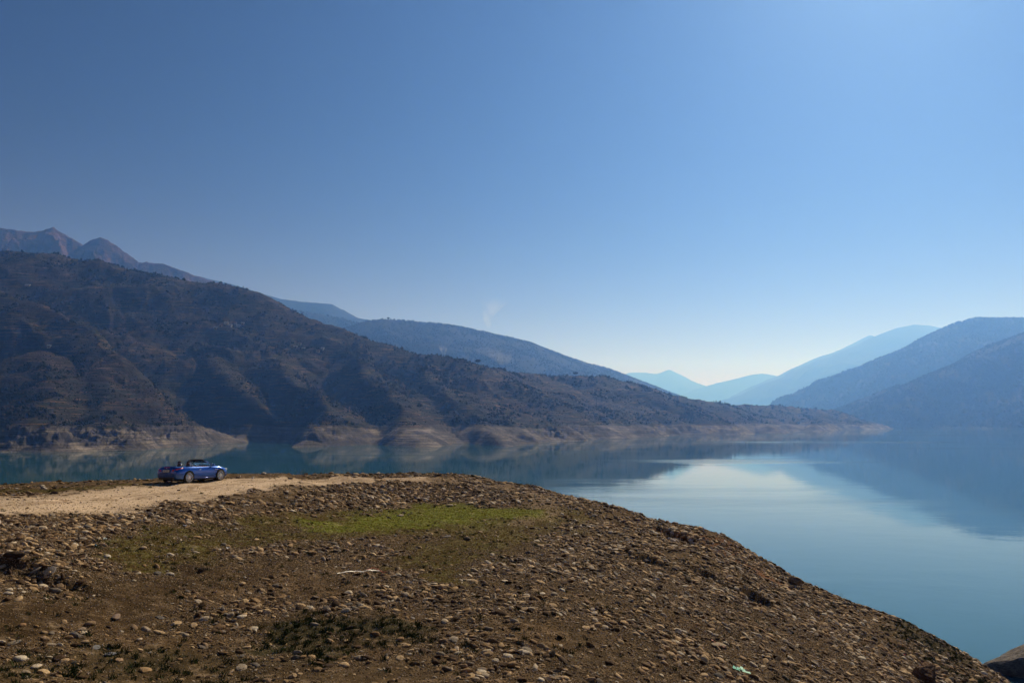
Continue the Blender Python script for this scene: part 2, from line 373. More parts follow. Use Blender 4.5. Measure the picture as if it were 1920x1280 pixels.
RIM = [(-700,914,44),(-300,912,47),(0,908,49),(150,905,51),(300,900,52),(420,895,54),(560,892,57),(680,891.5,59),(780,893,61),(850,896,61.5),(900,900,61),(1000,915,59),(1100,938,56),(1200,968,52.5),(1290,987,50.5),(1345,1000,49.3),(1400,1042,47.5),(1500,1096,46.5),(1600,1142,45.5),(1700,1167,46.5),(1800,1216,48),(1890,1278,49),(2050,1390,50),(2300,1550,48)]
RP = np.array([at(*p) for p in RIM])
def rim_dist(x, y):
    """signed distance beyond the rim line, positive towards the lake"""
    best = np.full(np.shape(x), 1e9); sg = np.zeros(np.shape(x))
    for a, b in zip(RP[:-1], RP[1:]):
        ab = b[:2] - a[:2]; L2 = (ab ** 2).sum()
        tt = np.clip(((x - a[0]) * ab[0] + (y - a[1]) * ab[1]) / L2, 0, 1)
        dx = x - a[0] - tt * ab[0]; dy = y - a[1] - tt * ab[1]
        d = np.hypot(dx, dy); s = ab[0] * (y - a[1]) - ab[1] * (x - a[0])
        m = d < best; best = np.where(m, d, best); sg = np.where(m, np.sign(s), sg)
    return best * sg
def gw(u, v):
    """where a frame pixel meets the bank (used to survey things on it)"""
    lo, hi = 8., 62.; dd = np.linspace(lo, hi, 420); P = at(u, v, dd)
    hz = base_h(P[:, 0], P[:, 1]); k = np.argmax(hz > P[:, 2])
    return P[k]
# little scarps where the bank has slumped: centre, half length, direction of drop, height
SC = []
def base_h(x, y):
    e = rim_dist(x, y); h = tps(x, y)
    ramp = np.clip(e + .8, 0, None)
    return h - np.where(ramp < 6, ramp ** 2 * .07, 6 * .84 * (ramp - 3)) 
for (u, v, lx, ly, A, ang) in ((1322,1078,1.0,.6,.22,215),(1422,1120,.6,.6,.38,240),(1300,1092,.6,.4,.18,200),(1270,1000,1.6,.8,.32,220),(1450,1060,1.6,.6,.16,215),(1215,1052,1.2,.7,.22,215),(30,1062,1.4,.6,.22,250),(90,1085,1.6,.6,.16,255)):
    p = gw(u, v); SC.append((p[0], p[1], lx, ly, A, math.radians(ang)))
def ground_h(x, y, fine=True):
    h = base_h(x, y)
    for (cx, cy, lx, ly, A, an) in SC:
        qx = x - cx + .25 * fbm(x / .9, y / .9, 2, 400); qy = y - cy + .25 * fbm(x / .9, y / .9, 2, 401)
        s = qx * math.cos(an) + qy * math.sin(an); tt = -qx * math.sin(an) + qy * math.cos(an)
        fall = np.exp(-(tt / lx) ** 2) * np.exp(-np.clip(np.abs(s) / (ly * 1.6), 0, 9) ** 2)
        h = h + A * fall * (1 - 2 * sstep(-.12, .12, s)) * .7
    h = h + .16 * fbm(x / 5.5, y / 5.5, 3, 300)
    if fine:
        k = 1 - .75 * track_mask(x, y)
        h = h + k * (.05 * fbm(x / .9, y / .9, 3, 310) + .018 * fbm(x / .22, y / .22, 2, 320))
    return h
def blob(x, y, pts, soft=1.0):
    """soft band along a world-space polyline given as (x, y, half width)"""
    r = np.zeros(np.shape(x))
    for (a, b) in zip(pts[:-1], pts[1:]):
        ab = np.array(b[:2]) - np.array(a[:2]); L2 = (ab ** 2).sum() + 1e-9
        tt = np.clip(((x - a[0]) * ab[0] + (y - a[1]) * ab[1]) / L2, 0, 1)
        d = np.hypot(x - a[0] - tt * ab[0], y - a[1] - tt * ab[1]); wd = a[2] + (b[2] - a[2]) * tt
        r = np.maximum(r, sstep(1.45, .45, d / wd))
    return r
def survey(L):
    return [(*gw(u, v)[:2], wd) for u, v, wd in L]
TRACK = None
def mk():
    g = {}
    g['track'] = survey([(-60,952,4.2),(60,946,4.2),(200,933,3.9),(330,918,3.4),(440,908,3.0),(560,901,2.2),(680,898,1.2),(790,898,.7)])
    tk_ = g['track']; g['rut'] = [(a, b + .78, .17) for a, b, _ in tk_]; g['rut2'] = [(a, b - .78, .17) for a, b, _ in tk_]
    g['rimpath'] = survey([(560,900,1.2),(700,897,.8),(800,900,.7),(950,912,.7),(1010,925,1.2),(1035,945,1.3),(1030,962,1.0),(960,985,.6)])
    g['grass'] = survey([(610,990,1.0),(690,983,1.7),(770,973,2.6),(860,966,3.0),(930,964,2.4),(975,964,1.3)])
    g['olive'] = survey([(270,1045,1.6),(330,1022,2.2),(430,1003,2.6),(560,992,2.6),(700,982,3.4),(850,975,4.),(960,975,3.4),(1040,960,2.4)])
    g['edge'] = survey([(-60,922,1.6),(60,920,1.5),(180,914,1.4),(290,909,1.2)])
    g['olive2'] = survey([(905,1000,3.2),(870,1030,2.2),(800,1062,1.5),(850,1085,1.2)])
    g['dirt_shade'] = survey([(0,1165,1.1),(100,1150,1.2),(220,1132,1.2),(300,1095,1.5),(420,1068,1.5),(560,1052,1.0)])  # bare dark soil, which also paints in the darker, shaded foreground
    g['dirt_shade2'] = survey([(560,1170,1.0),(640,1185,1.2),(720,1175,.9)])
    g['moss_shade'] = survey([(560,1205,1.2),(640,1192,1.8),(730,1180,1.1)])  # moss patches, doubling as painted shadow low on the bank
    g['moss_shade2'] = survey([(0,1262,1.2),(150,1255,1.2),(420,1258,1.0)])
    g['moss_shade3'] = survey([(1740,1190,1.6),(1770,1235,2.2),(1830,1272,2.0)])
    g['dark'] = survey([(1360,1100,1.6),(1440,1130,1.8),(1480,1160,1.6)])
    g['red'] = survey([(1260,998,1.2),(1340,1015,1.4),(1400,1060,1.2),(1450,1085,.9)])
    g['stones'] = survey([(40,1040,4.5),(180,1010,3.8),(330,968,3.6),(450,945,3.2),(600,925,3.2),(760,915,2.6),(880,915,1.6)])
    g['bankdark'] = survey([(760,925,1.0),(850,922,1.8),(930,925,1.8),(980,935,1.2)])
    return g
_t = None
def track_mask(x, y):
    if _t is None: return np.zeros(np.shape(x))
    return blob(x, y, _t)
Z = mk(); _t = Z['track']
def zones(x, y):
    wx = x + 1.0 * fbm(x / 2.4, y / 2.4, 4, 501); wy = y + 1.3 * fbm(x / 2.4, y / 2.4, 4, 502)
    z = {k: blob(wx, wy, Z[k]) for k in Z}
    n = fbm(x / 2.2, y / 2.2, 4, 520)
    z['olive'] = np.clip(np.maximum(np.maximum(z['olive'], z['edge'] * .8), z['olive2']) * (1 + .5 * n), 0, 1)
    z['grass'] = np.clip(z['grass'] * (1.05 + .5 * n), 0, 1)
    z['moss_shade'] = np.maximum(np.maximum(z['moss_shade'] * .9, z['moss_shade2'] * .6), z['moss_shade3'] * .8) * np.clip(.8 + n, .25, 1)
    z['dirt_shade'] = np.clip(np.maximum(z['dirt_shade'], z['dirt_shade2']) * (1 + .4 * n), 0, 1)
    bare = np.maximum.reduce([z['track'], z['grass'], z['olive'] * .97, z['edge'] * .95, z['dirt_shade'] * .9, z['moss_shade'] * .8, z['rimpath'] * .6])
    z['rut'] = np.maximum(z['rut'], z['rut2'])
    z['bare'] = bare
    right = sstep(-3, 6, x + .3 * (40 - y) * 0)                     # the gravel slope on the right
    z['stony'] = np.clip((1 - bare) * (.50 + .50 * z['stones'] + .30 * right + .95 * fbm(x / 4.2, y / 4.2, 4, 530)) - .35 * sstep(24, 15, y) * sstep(4, -4, x), 0, 1.3)
    return z
us = np.linspace(-620, 2560, 760)
dsr = np.concatenate([np.linspace(2.0, 12, 24)[:-1], 12 * (95 / 12.) ** np.linspace(0, 1, 470)])
U, D = np.meshgrid(us, dsr)
X = (U - 960) / F / CP * D; Y = D * 1.0
Zg = ground_h(X, Y)
Zg = np.maximum(Zg, -5)
me = grid_mesh('ground', np.stack([X, Y, Zg], -1))
zz = zones(X, Y)
for k in ('track', 'grass', 'olive', 'moss_shade', 'dirt_shade', 'dark', 'red', 'bankdark', 'rimpath', 'rut'): attr(me, k, zz[k])
t = NT('stony_soil')
pos = t.n('ShaderNodeNewGeometry').outputs['Position']
n0 = t.noise(.35, 4, .6, pos); n1 = t.noise(2.2, 5, .65, pos, None, 3); n2 = t.noise(14, 5, .7, pos, None, 7); n3 = t.noise(55, 3, .7, pos, None, 9)
soil = t.mix(t.step(n1, .3, .7), (.052, .029, .011), (.150, .092, .042))
soil = t.mix(t.step(n0, .35, .65), soil, t.mix(.5, soil, (.050, .036, .016)))
soil = t.mix(t.step(n2, .56, .70, 0, .75), soil, (.24, .165, .105))          # grit
soil = t.mix(t.step(n3, .60, .68, 0, .7), soil, (.38, .28, .19))
soil = t.mix(t.step(n2, .44, .30, 0, .7), soil, (.022, .015, .009))
soil = t.mix(t.math('MULTIPLY', t.attr('red'), t.step(n1, .3, .6, .6, .95)), soil, (.17, .070, .030))
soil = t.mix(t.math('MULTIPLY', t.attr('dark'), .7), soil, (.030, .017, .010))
soil = t.mix(t.math('MULTIPLY', t.attr('dirt_shade'), t.step(n2, .25, .6, .95, .6)), soil, t.mix(t.step(n1, .3, .7), (.036, .020, .008), (.060, .036, .015)))  # soil colour with foreground shade painted into it
ol = t.mix(t.step(n1, .35, .65), (.070, .042, .010), (.090, .085, .012))
soil = t.mix(t.math('MULTIPLY', t.attr('olive'), t.step(n2, .3, .65, 1., .85)), soil, ol)
gr = t.mix(t.step(n1, .3, .7), (.105, .125, .012), (.165, .175, .020))
soil = t.mix(t.math('MULTIPLY', t.attr('grass'), t.step(n2, .2, .7, 1., .75)), soil, gr)
soil = t.mix(t.math('MULTIPLY', t.attr('moss_shade'), t.step(n2, .3, .7, .9, .5)), soil, t.mix(t.step(n1, .3, .7), (.016, .022, .008), (.030, .036, .012)))  # mossy green, kept near black to paint shadow patches as well
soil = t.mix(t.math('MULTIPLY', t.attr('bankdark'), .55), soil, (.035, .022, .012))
path = t.mix(t.step(n2, .35, .65), (.56, .42, .29), (.74, .57, .41))
path = t.mix(t.step(n3, .58, .68, 0, .6), path, (.55, .43, .32))
path = t.mix(t.math('MULTIPLY', t.attr('rut'), t.step(n1, .3, .6, .3, .8)), path, (.30, .20, .125))
path = t.mix(t.step(n1, .42, .68, 0, .55), path, (.30, .205, .125))
path = t.mix(t.step(n0, .45, .62, 0, .35), path, (.40, .30, .20))
edge = t.math('ADD', t.attr('track'), t.math('MULTIPLY', t.math('SUBTRACT', n1, .5), 2.3))
soil = t.mix(t.step(edge, .05, .95), soil, path)
soil = t.mix(t.math('MULTIPLY', t.attr('rimpath'), t.step(n1, .3, .7, .35, .75)), soil, (.26, .185, .12))
hb = t.math('ADD', t.math('MULTIPLY', n2, .06), t.math('MULTIPLY', n3, .015))
gm = t.finish(soil, .95, hb, 1., .9)
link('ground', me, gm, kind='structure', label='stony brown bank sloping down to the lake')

RD = rim_dist(X, Y)
for k in ('stony', 'bare', 'edge'): zz.setdefault(k, np.zeros_like(X))
def look(M, x, y):
    """read a value of the ground grid at world x, y"""
    uu = (np.clip(x / y * F * CP + 960, us[0], us[-1] - .01) - us[0]) / (us[1] - us[0]); b = uu.astype(int); fb = uu - b
    a = np.clip(np.searchsorted(dsr, y) - 1, 0, len(dsr) - 2); fa = np.clip((y - dsr[a]) / (dsr[a + 1] - dsr[a]), 0, 1)
    return (M[a, b] * (1 - fa) + M[a + 1, b] * fa) * (1 - fb) + (M[a, b + 1] * (1 - fa) + M[a + 1, b + 1] * fa) * fb
def zlook(x, y): return {k: look(v, x, y) for k, v in zz.items()}
def gnormal(x, y, e=.25):
    hx = (look(Zg, x + e, y) - look(Zg, x - e, y)) / (2 * e); hy = (look(Zg, x, y + e) - look(Zg, x, y - e)) / (2 * e)
    n = np.stack([-hx, -hy, np.ones_like(hx)], -1); return n / np.linalg.norm(n, axis=-1, keepdims=True)

# ------------------------------------------------------------------ stones
def stone_mesh(i, sub=2):
    r = random.Random(900 + i); bm = bmesh.new(); bmesh.ops.create_icosphere(bm, subdivisions=sub, radius=1)
    ax, ay, az = 1, r.uniform(.5, .9), r.uniform(.28, .66)
    o = Vector((r.uniform(-9, 9), r.uniform(-9, 9), r.uniform(-9, 9)))
    from mathutils import noise as mn
    for v in bm.verts:
        n = v.co.normalized(); k = 1 + .22 * mn.noise(n * 1.1 + o) + .09 * mn.noise(n * 2.6 + o)
        p = n * k
        for q in range(5 if i % 3 else 9):                          # a few worn flat faces
            rr = random.Random(i * 77 + q); d = Vector((rr.gauss(0, 1), rr.gauss(0, 1), rr.gauss(0, 1))).normalized(); lim = rr.uniform(.55, .88)
            s = p.dot(d)
            if s > lim: p -= d * (s - lim) * .85
        v.co = Vector((p.x * ax, p.y * ay, p.z * az))
    for f in bm.faces: f.smooth = (i % 3 == 1)
    me = bpy.data.meshes.new('stone'); bm.to_mesh(me); bm.free(); return me
def stone_mat(name, tone=None):
    t = NT(name)
    rnd = t.n('ShaderNodeObjectInfo').outputs['Random']
    tc = t.n('ShaderNodeTexCoord').outputs['Object']
    cr = t.n('ShaderNodeValToRGB', {0: rnd})
    els = [(0, (.045, .025, .013)), (.26, (.11, .062, .033)), (.44, (.38, .24, .12)), (.62, (.66, .47, .27)), (.75, (.25, .165, .10)), (.83, (.15, .135, .12)), (.91, (.56, .44, .31)), (1, (.68, .59, .46))]
    e = cr.color_ramp.elements
    e[0].position, e[0].color = els[0][0], (*els[0][1], 1); e[1].position, e[1].color = 1, (*els[-1][1], 1)
    for p, c in els[1:-1]:
        x = e.new(p); x.color = (*c, 1)
    base = cr.outputs[0]
    if tone: base = t.mix(.85, base, tone)
    nz = t.noise(2.2, 4, .6, tc); nf = t.noise(9, 3, .6, tc)
    c = t.mix(t.step(nz, .35, .7, .45, 0), base, t.mix(.8, base, (.05, .035, .022)))
    c = t.mix(t.step(nf, .6, .75, 0, .35), c, (.5, .42, .32))
    return t.finish(c, .78, nf, .04, .6)
SM = stone_mat('river_stone')
protos = bpy.data.collections.new('stone_kinds')
stones = []
for i in range(14):
    me = stone_mesh(i, 2 if i < 8 else 1); me.materials.append(SM); stones.append(me)
    o = bpy.data.objects.new('stone_kind', me); protos.objects.link(o)
def scatter(n, seed, d0, d1, umin=-120, umax=2010):
    r = np.random.default_rng(seed)
    d = np.sqrt(r.uniform(d0 * d0, d1 * d1, n)); u = r.uniform(umin, umax, n)
    return (u - 960) / F / CP * d, d, r
def instancer(name, P, N, S, idx, seed, coll, label, mat=None, upright=False):
    """one point cloud mesh whose points carry instances (geometry nodes)"""
    n = len(P); me = bpy.data.meshes.new(name); me.vertices.add(n); me.vertices.foreach_set('co', P.reshape(-1))
    r = np.random.default_rng(seed); a = r.uniform(0, 2 * np.pi, n)
    # rotation: tilt z to the surface normal, then spin
    N = N + r.normal(0, .10 if upright else .22, N.shape); N /= np.linalg.norm(N, axis=1, keepdims=True)
    eul = np.zeros((n, 3)); 
    eul[:, 0] = -np.arctan2(N[:, 1], N[:, 2]); eul[:, 1] = np.arctan2(N[:, 0], np.hypot(N[:, 1], N[:, 2])); 
    e2 = np.zeros((n, 3)); e2[:, 2] = a
    for nm, arr, ty in (('tilt', eul, 'FLOAT_VECTOR'), ('spin', e2, 'FLOAT_VECTOR'), ('size', S, 'FLOAT_VECTOR')):
        at_ = me.attributes.new(nm, ty, 'POINT'); at_.data.foreach_set('vector', np.asarray(arr, np.float32).reshape(-1))
    at_ = me.attributes.new('pick', 'INT', 'POINT'); at_.data.foreach_set('value', np.asarray(idx, np.int32))
    ng = bpy.data.node_groups.new(name, 'GeometryNodeTree')
    ng.interface.new_socket('Geometry', in_out='INPUT', socket_type='NodeSocketGeometry'); ng.interface.new_socket('Geometry', in_out='OUTPUT', socket_type='NodeSocketGeometry')
    gi = ng.nodes.new('NodeGroupInput'); go = ng.nodes.new('NodeGroupOutput')
    ip = ng.nodes.new('GeometryNodeInstanceOnPoints'); ip.inputs['Pick Instance'].default_value = True
    ci = ng.nodes.new('GeometryNodeCollectionInfo'); ci.inputs['Collection'].default_value = coll; ci.inputs['Separate Children'].default_value = True; ci.inputs['Reset Children'].default_value = True
    L = ng.links.new
    def na(nm, ty):
        q = ng.nodes.new('GeometryNodeInputNamedAttribute'); q.data_type = ty; q.inputs['Name'].default_value = nm; return q.outputs['Attribute']
    L(gi.outputs[0], ip.inputs['Points']); L(ci.outputs[0], ip.inputs['Instance']); L(na('pick', 'INT'), ip.inputs['Instance Index'])
    rr = ng.nodes.new('FunctionNodeRotateEuler'); rr.rotation_type = 'EULER' if hasattr(rr, 'rotation_type') else None; rr.space = 'LOCAL'
    L(na('tilt', 'FLOAT_VECTOR'), rr.inputs['Rotation']); L(na('spin', 'FLOAT_VECTOR'), rr.inputs['Rotate By'])
    L(rr.outputs[0], ip.inputs['Rotation']); L(na('size', 'FLOAT_VECTOR'), ip.inputs['Scale'])
    L(ip.outputs[0], go.inputs[0])
    o = bpy.data.objects.new(name, me); col.objects.link(o); o['kind'] = 'stuff'; o['label'] = label
    md = o.modifiers.new('scatter', 'NODES'); md.node_group = ng
    if mat: me.materials.append(mat)
    return o
x, y, r = scatter(1250000, 11, 11, 64)
dens = zlook(x, y); e = look(RD, x, y)
prob = np.clip(dens['stony'], 0, 1.2) * .80 + .10 * (1 - dens['grass'])
prob = np.where(dens['track'] > .5, .30, prob)
prob = prob * np.where(e > 4, 0, 1) * np.where((x < -12) & ((e > -.6) | ((y > 42) & (dens['track'] < .3))), .10, 1)
keep = r.random(len(x)) < prob * np.clip(1.25 - y / 110, 0, 1)
x, y = x[keep], y[keep]; n = len(x)
tr = dens['track'][keep]
size = .014 + .0090 * r.pareto(1.6, n); size = np.clip(size, .015, .16) * np.where(tr > .5, .42, 1) * np.where((dens['bare'][keep] > .45) & (r.random(n) < .9), .5, 1)
size *= np.clip(.80 + (y - 14) * .014, .8, 1.35)
z = look(Zg, x, y)
zs = z + size * .12
mask = zs > .1
x, y, zs, size = x[mask], y[mask], zs[mask], size[mask]; n = len(x)
N = gnormal(x, y)
S = np.stack([size * r.uniform(.85, 1.25, n), size * r.uniform(.8, 1.1, n), size * r.uniform(.7, 1.15, n)], -1)
# the stones that show largest become objects of their own
app = size / y
infr = (np.abs(x / y) < .66) & (y > 14.4) & (look(RD, x, y) < 0)
order = np.argsort(-np.where(infr, app, 0))[:255]
big = np.zeros(n, bool); big[order] = True; x_big, y_big = x.copy(), y.copy()
idx = np.where(app > .0016, r.integers(0, 8, n), r.integers(8, 14, n))
P = np.stack([x, y, zs], -1)
print('stones', n)
instancer('pebbles', P[~big], N[~big], S[~big], idx[~big], 5, protos, 'tan and brown river pebbles strewn over the bank')
x, y, r = scatter(760000, 12, 11, 38)
sd_ = zlook(x, y); keep = r.random(len(x)) < np.clip(sd_['stony'] * .75 + .22 * (1 - sd_['grass']) * (1 - sd_['olive'] * .7), 0, 1) * (look(RD, x, y) < 1) * (1 - np.clip(sd_['track'] * 1.6, 0, .93))
x, y = x[keep], y[keep]; n = len(x); s_ = r.uniform(.008, .020, n) * np.clip(y / 18, .8, 1.7)
instancer('gravel', np.stack([x, y, look(Zg, x, y) + s_ * .2], -1), gnormal(x, y), np.stack([s_ * r.uniform(.8, 1.4, n), s_, s_], -1), r.integers(8, 14, n), 15, protos, 'fine gravel covering the bank between the stones')
def stone_obj(me, p, nrm, s, spin, **kw):
    o = bpy.data.objects.new('stone', me); col.objects.link(o)
    q = Vector(nrm).to_track_quat('Z', 'Y').to_matrix().to_4x4()
    o.matrix_world = Matrix.Translation(Vector(p)) @ q @ Matrix.Rotation(spin, 4, 'Z') @ Matrix.Diagonal((*s, 1))
    for k, v in kw.items(): o[k] = v
    return o
def region(x, y):
    if x < -.22 * y: return ('gravelly left bank', 'left bank below the pale track') if y > 24 else ('dark soil at the bottom left', 'dark soil at the bottom left corner')
    if x < .02 * y: return ('bare middle of the bank', 'middle of the bank below the green turf')
    return ('upper right slope', 'right slope between the skyline and the hollows') if y > 26 else ('lower right slope', 'lower right slope near the bottom edge')
for i in np.where(big)[0]:
    reg = region(x_big[i], y_big[i])
    nn = N[i] + r.normal(0, .15, 3)
    stone_obj(stones[int(idx[i]) % 8], P[i], nn, S[i], r.uniform(0, 6.28), label='loose river stone on the ' + reg[1], category='stone', group='loose stones on the ' + reg[0])
# stones one can single out
def tinted(i, c):
    me = stone_mesh(i, 3); me.materials.append(stone_mat('stone', c)); return me
SOLO = [
 (28,1062,.30,.24,.20,(.045,.028,.018),'dark brown boulder at the left edge among smaller stones'),
 (92,1082,.34,.26,.12,(.20,.18,.17),'flat grey slab lying beside the dark boulder on the left'),
 (126,1078,.15,.12,.12,(.33,.25,.17),'rounded tan stone just right of the flat grey slab'),
 (268,1031,.17,.15,.14,(.34,.26,.18),'single round tan stone at the left tip of the grass'),
 (378,1077,.16,.12,.12,(.045,.03,.02),'small dark stone alone on bare soil left of centre'),
 (219,1155,.24,.15,.11,(.28,.20,.15),'long rounded pinkish stone on dark soil at lower left'),
 (152,1181,.18,.11,.09,(.26,.20,.15),'long grey tan stone left of the pinkish one'),
 (42,1172,.12,.10,.10,(.36,.21,.11),'orange stone near the left edge on bare dark soil'),
 (441,1181,.20,.10,.07,(.20,.15,.11),'flat brown stone alone on dark ground below centre left'),
 (180,1220,.20,.13,.05,(.20,.21,.23),'flat blue grey slab at lower left'),
 (207,1234,.14,.10,.07,(.27,.28,.32),'pale blue grey stone beside the flat slab'),
 (223,1246,.13,.11,.10,(.36,.24,.16),'reddish tan round stone at lower left'),
 (48,1275,.17,.14,.11,(.34,.27,.19),'big rounded cream stone in the bottom left corner'),
 (1092,934,.34,.26,.20,(.50,.40,.30),'pale boulder on the skyline where the bank turns down'),
 (863,943,.30,.20,.15,(.50,.42,.33),'pale stone at the foot of the dark bank above the grass'),
 (843,951,.26,.18,.14,(.50,.42,.33),'white stone on the top edge of the bright grass'),
 (751,967,.24,.18,.13,(.48,.38,.28),'tan stone at the left part of the bright grass'),
 (875,1018,.30,.2,.16,(.05,.033,.02),'dark stone on the olive turf below the grass'),
 (1215,1129,.25,.2,.17,(.36,.27,.18),'large round tan stone on the right slope'),
 (1100,1131,.22,.15,.13,(.20,.12,.075),'brown round stone mid slope right of centre'),
 (1000,1098,.17,.13,.12,(.12,.075,.05),'dark brown stone where the right slope begins'),
 (1348,1212,.28,.2,.13,(.40,.32,.23),'cream flat stone low on the right slope'),
 (1480,1215,.30,.18,.15,(.16,.12,.09),'grey brown stone on the lower right slope'),
 (1036,1236,.14,.10,.20,(.05,.035,.025),'upright dark pointed stone at bottom centre'),
 (1040,1268,.26,.16,.07,(.16,.12,.085),'wide flat brown slab at the bottom edge right of centre'),
 (1335,1108,.24,.2,.18,(.07,.065,.06),'dark grey round stone under the slumped scarp'),
 (1425,1137,.16,.14,.16,(.30,.17,.09),'orange stone under the right end of the dark hollow'),
 (544,897,.20,.16,.16,(.03,.02,.015),'small black stone on the pale rim right of the car'),
 (665,893,.26,.18,.14,(.5,.42,.33),'white stone on the skyline of the rim'),
 (335,917,.10,.08,.07,(.06,.04,.03),'dark pebble on the track below the car'),
]
for k, (u, v, a, b, c, tone, lab) in enumerate(SOLO):
    p = gw(u, v); p[2] = ground_h(p[0:1], p[1:2])[0] + c * .35
    nn = gnormal(p[0:1], p[1:2])[0]
    stone_obj(tinted(40 + k, tone), p, nn, (a, b, c), random.uniform(-.5, .5), label=lab, category='stone')
# angular boulders
def boulder(name, i, size, tone, loc, spin, lab, tilt=(0, 0, 1)):
    bm = bmesh.new(); bmesh.ops.create_icosphere(bm, subdivisions=4, radius=1)
    r = random.Random(i); from mathutils import noise as mn
    pl = [(Vector((r.gauss(0, 1), r.gauss(0, 1), r.gauss(0, .8))).normalized(), r.uniform(.52, .85)) for _ in range(16)]
    for v in bm.verts:
        p = v.co.copy()
        for d, lim in pl:
            s = p.dot(d)
            if s > lim: p -= d * (s - lim)
        p += p.normalized() * (.05 * mn.noise(p * 3 + Vector((i, 0, 0))) + .02 * mn.noise(p * 9))
        v.co = Vector((p.x * size[0], p.y * size[1], p.z * size[2]))
    me = bpy.data.meshes.new(name); bm.to_mesh(me); bm.free()
    t = NT(name); tc = t.n('ShaderNodeTexCoord').outputs['Object']
    nz = t.noise(1.6, 5, .65, tc); nl = t.noise(2.5, 4, .6, tc, (.5, .5, 4.)); 
    m = t.finish(t.mix(t.step(nz, .35, .65), tuple(c * .55 for c in tone), t.mix(t.step(nl, .4, .6), tone, tuple(c * 1.25 for c in tone))), .9, t.math('ADD', nz, t.math('MULTIPLY', nl, .8)), .35, 1.)
    o = link(name, me, m, label=lab, category='rock')
    q = Vector(tilt).to_track_quat('Z', 'Y').to_matrix().to_4x4()
    o.matrix_world = Matrix.Translation(Vector(loc)) @ q @ Matrix.Rotation(spin, 4, 'Z')
    return o
p = gw(1733, 1279); boulder('rock', 3, (.85, .6, .75), (.17, .10, .06), (p[0], p[1], p[2] + .15), .6, 'split brown boulder at the bottom edge on the right', (.2, -.2, 1))
p = gw(1493, 1099); boulder('rock', 12, (.62, .5, .24), (.34, .26, .18), (p[0], p[1] , p[2] + .28), .2, 'flat tan block poking out of the right skyline', (.1, 0, 1))
p = at(1998, 1250, 79.); boulder('rock', 21, (8.4, 4.8, 4.6), (.17, .15, .135), (p[0], p[1], .7), .25, 'large grey rock rising from the lake at the lower right', (-.16, -.12, 1))

# ------------------------------------------------------------------ scrub and trees on the hills
def crown_mesh(name, i, kind):
    r = random.Random(300 + i); bm = bmesh.new(); from mathutils import noise as mn
    if kind == 'cone':
        for q in range(4):
            z0 = .15 + q * .22; rad = .42 * (1 - q * .22)
            g = bmesh.ops.create_cone(bm, cap_ends=False, segments=7, radius1=rad, radius2=.03, depth=.42)
            for v in g['verts']: v.co = Vector((v.co.x * r.uniform(.7, 1.25), v.co.y * r.uniform(.7, 1.25), v.co.z + z0 + .2))
    else:
        for q in range(5 if kind == 'tree' else 3):
            g = bmesh.ops.create_icosphere(bm, subdivisions=1, radius=r.uniform(.28, .5))
            o = Vector((r.uniform(-.35, .35), r.uniform(-.35, .35), r.uniform(.3, .75) if kind == 'tree' else r.uniform(.1, .3)))
            for v in g['verts']: v.co = v.co * r.uniform(.7, 1.25) + o
    if kind != 'scrub': bmesh.ops.create_cone(bm, cap_ends=False, segments=5, radius1=.05, radius2=.03, depth=.5, matrix=Matrix.Translation((0, 0, .2)))
    me = bpy.data.meshes.new(name); bm.to_mesh(me); bm.free(); return me
t = NT('foliage'); rnd = t.n('ShaderNodeObjectInfo').outputs['Random']
nz = t.noise(3, 3, .6, t.n('ShaderNodeTexCoord').outputs['Object'])
c = t.mix(rnd, (.009, .012, .0045), (.026, .026, .008)); c = t.mix(t.step(rnd, .82, .95), c, (.045, .032, .012))
LEAF = t.finish(t.mix(t.step(nz, .35, .65, 0, .5), c, (.012, .018, .008)), .9)
tk = bpy.data.collections.new('tree_kinds')
for i in range(9):
    me = crown_mesh('crown', i, ('scrub', 'tree', 'cone')[i // 3]); me.materials.append(LEAF)
    tk.objects.link(bpy.data.objects.new('kind%d' % i, me))
def grid_pick(n, seed, X, Y, H):
    """random points on a polar height grid, with their slope"""
    r = np.random.default_rng(seed); a = r.integers(0, X.shape[0] - 1, n); b = r.integers(0, X.shape[1] - 1, n)
    fa, fb = r.random(n), r.random(n)
    def bl(M): return (M[a, b] * (1 - fa) + M[a + 1, b] * fa) * (1 - fb) + (M[a, b + 1] * (1 - fa) + M[a + 1, b + 1] * fa) * fb
    return bl(X), bl(Y), bl(H), r
UPN = lambda n: np.tile(np.array([0., 0, 1]), (n, 1))
x, y, z, r = grid_pick(300000, 31, X0, Y0, Z0)
cl = fbm(x / 70, y / 70, 4, 610) + .5 * fbm(x / 16, y / 16, 2, 611) + .35 * fbm(x / 300, y / 300, 2, 612)
keep = (z > 20 + 2 * r.random(len(x))) & (r.random(len(x)) < sstep(-.6, .4, cl) * .9 + .10)
x, y, z, cl = x[keep], y[keep], z[keep], cl[keep]; n = len(x)
tree = (r.random(n) < sstep(.0, .6, cl) * .55)
s = np.where(tree, r.uniform(2.0, 4.4, n), r.uniform(.9, 2.2, n)); s *= np.clip(y / 1300, .8, 1.8)
idx = np.where(tree, r.integers(3, 9, n), r.integers(0, 3, n))
print('hill scrub', n)
instancer('scrub', np.stack([x, y, z - .25], -1), UPN(n), np.stack([s * r.uniform(.8, 1.3, n), s * r.uniform(.8, 1.3, n), s * r.uniform(.7, 1.15, n)], -1), idx, 6, tk, 'dark scrub and small trees covering the terraced hillside', upright=True)
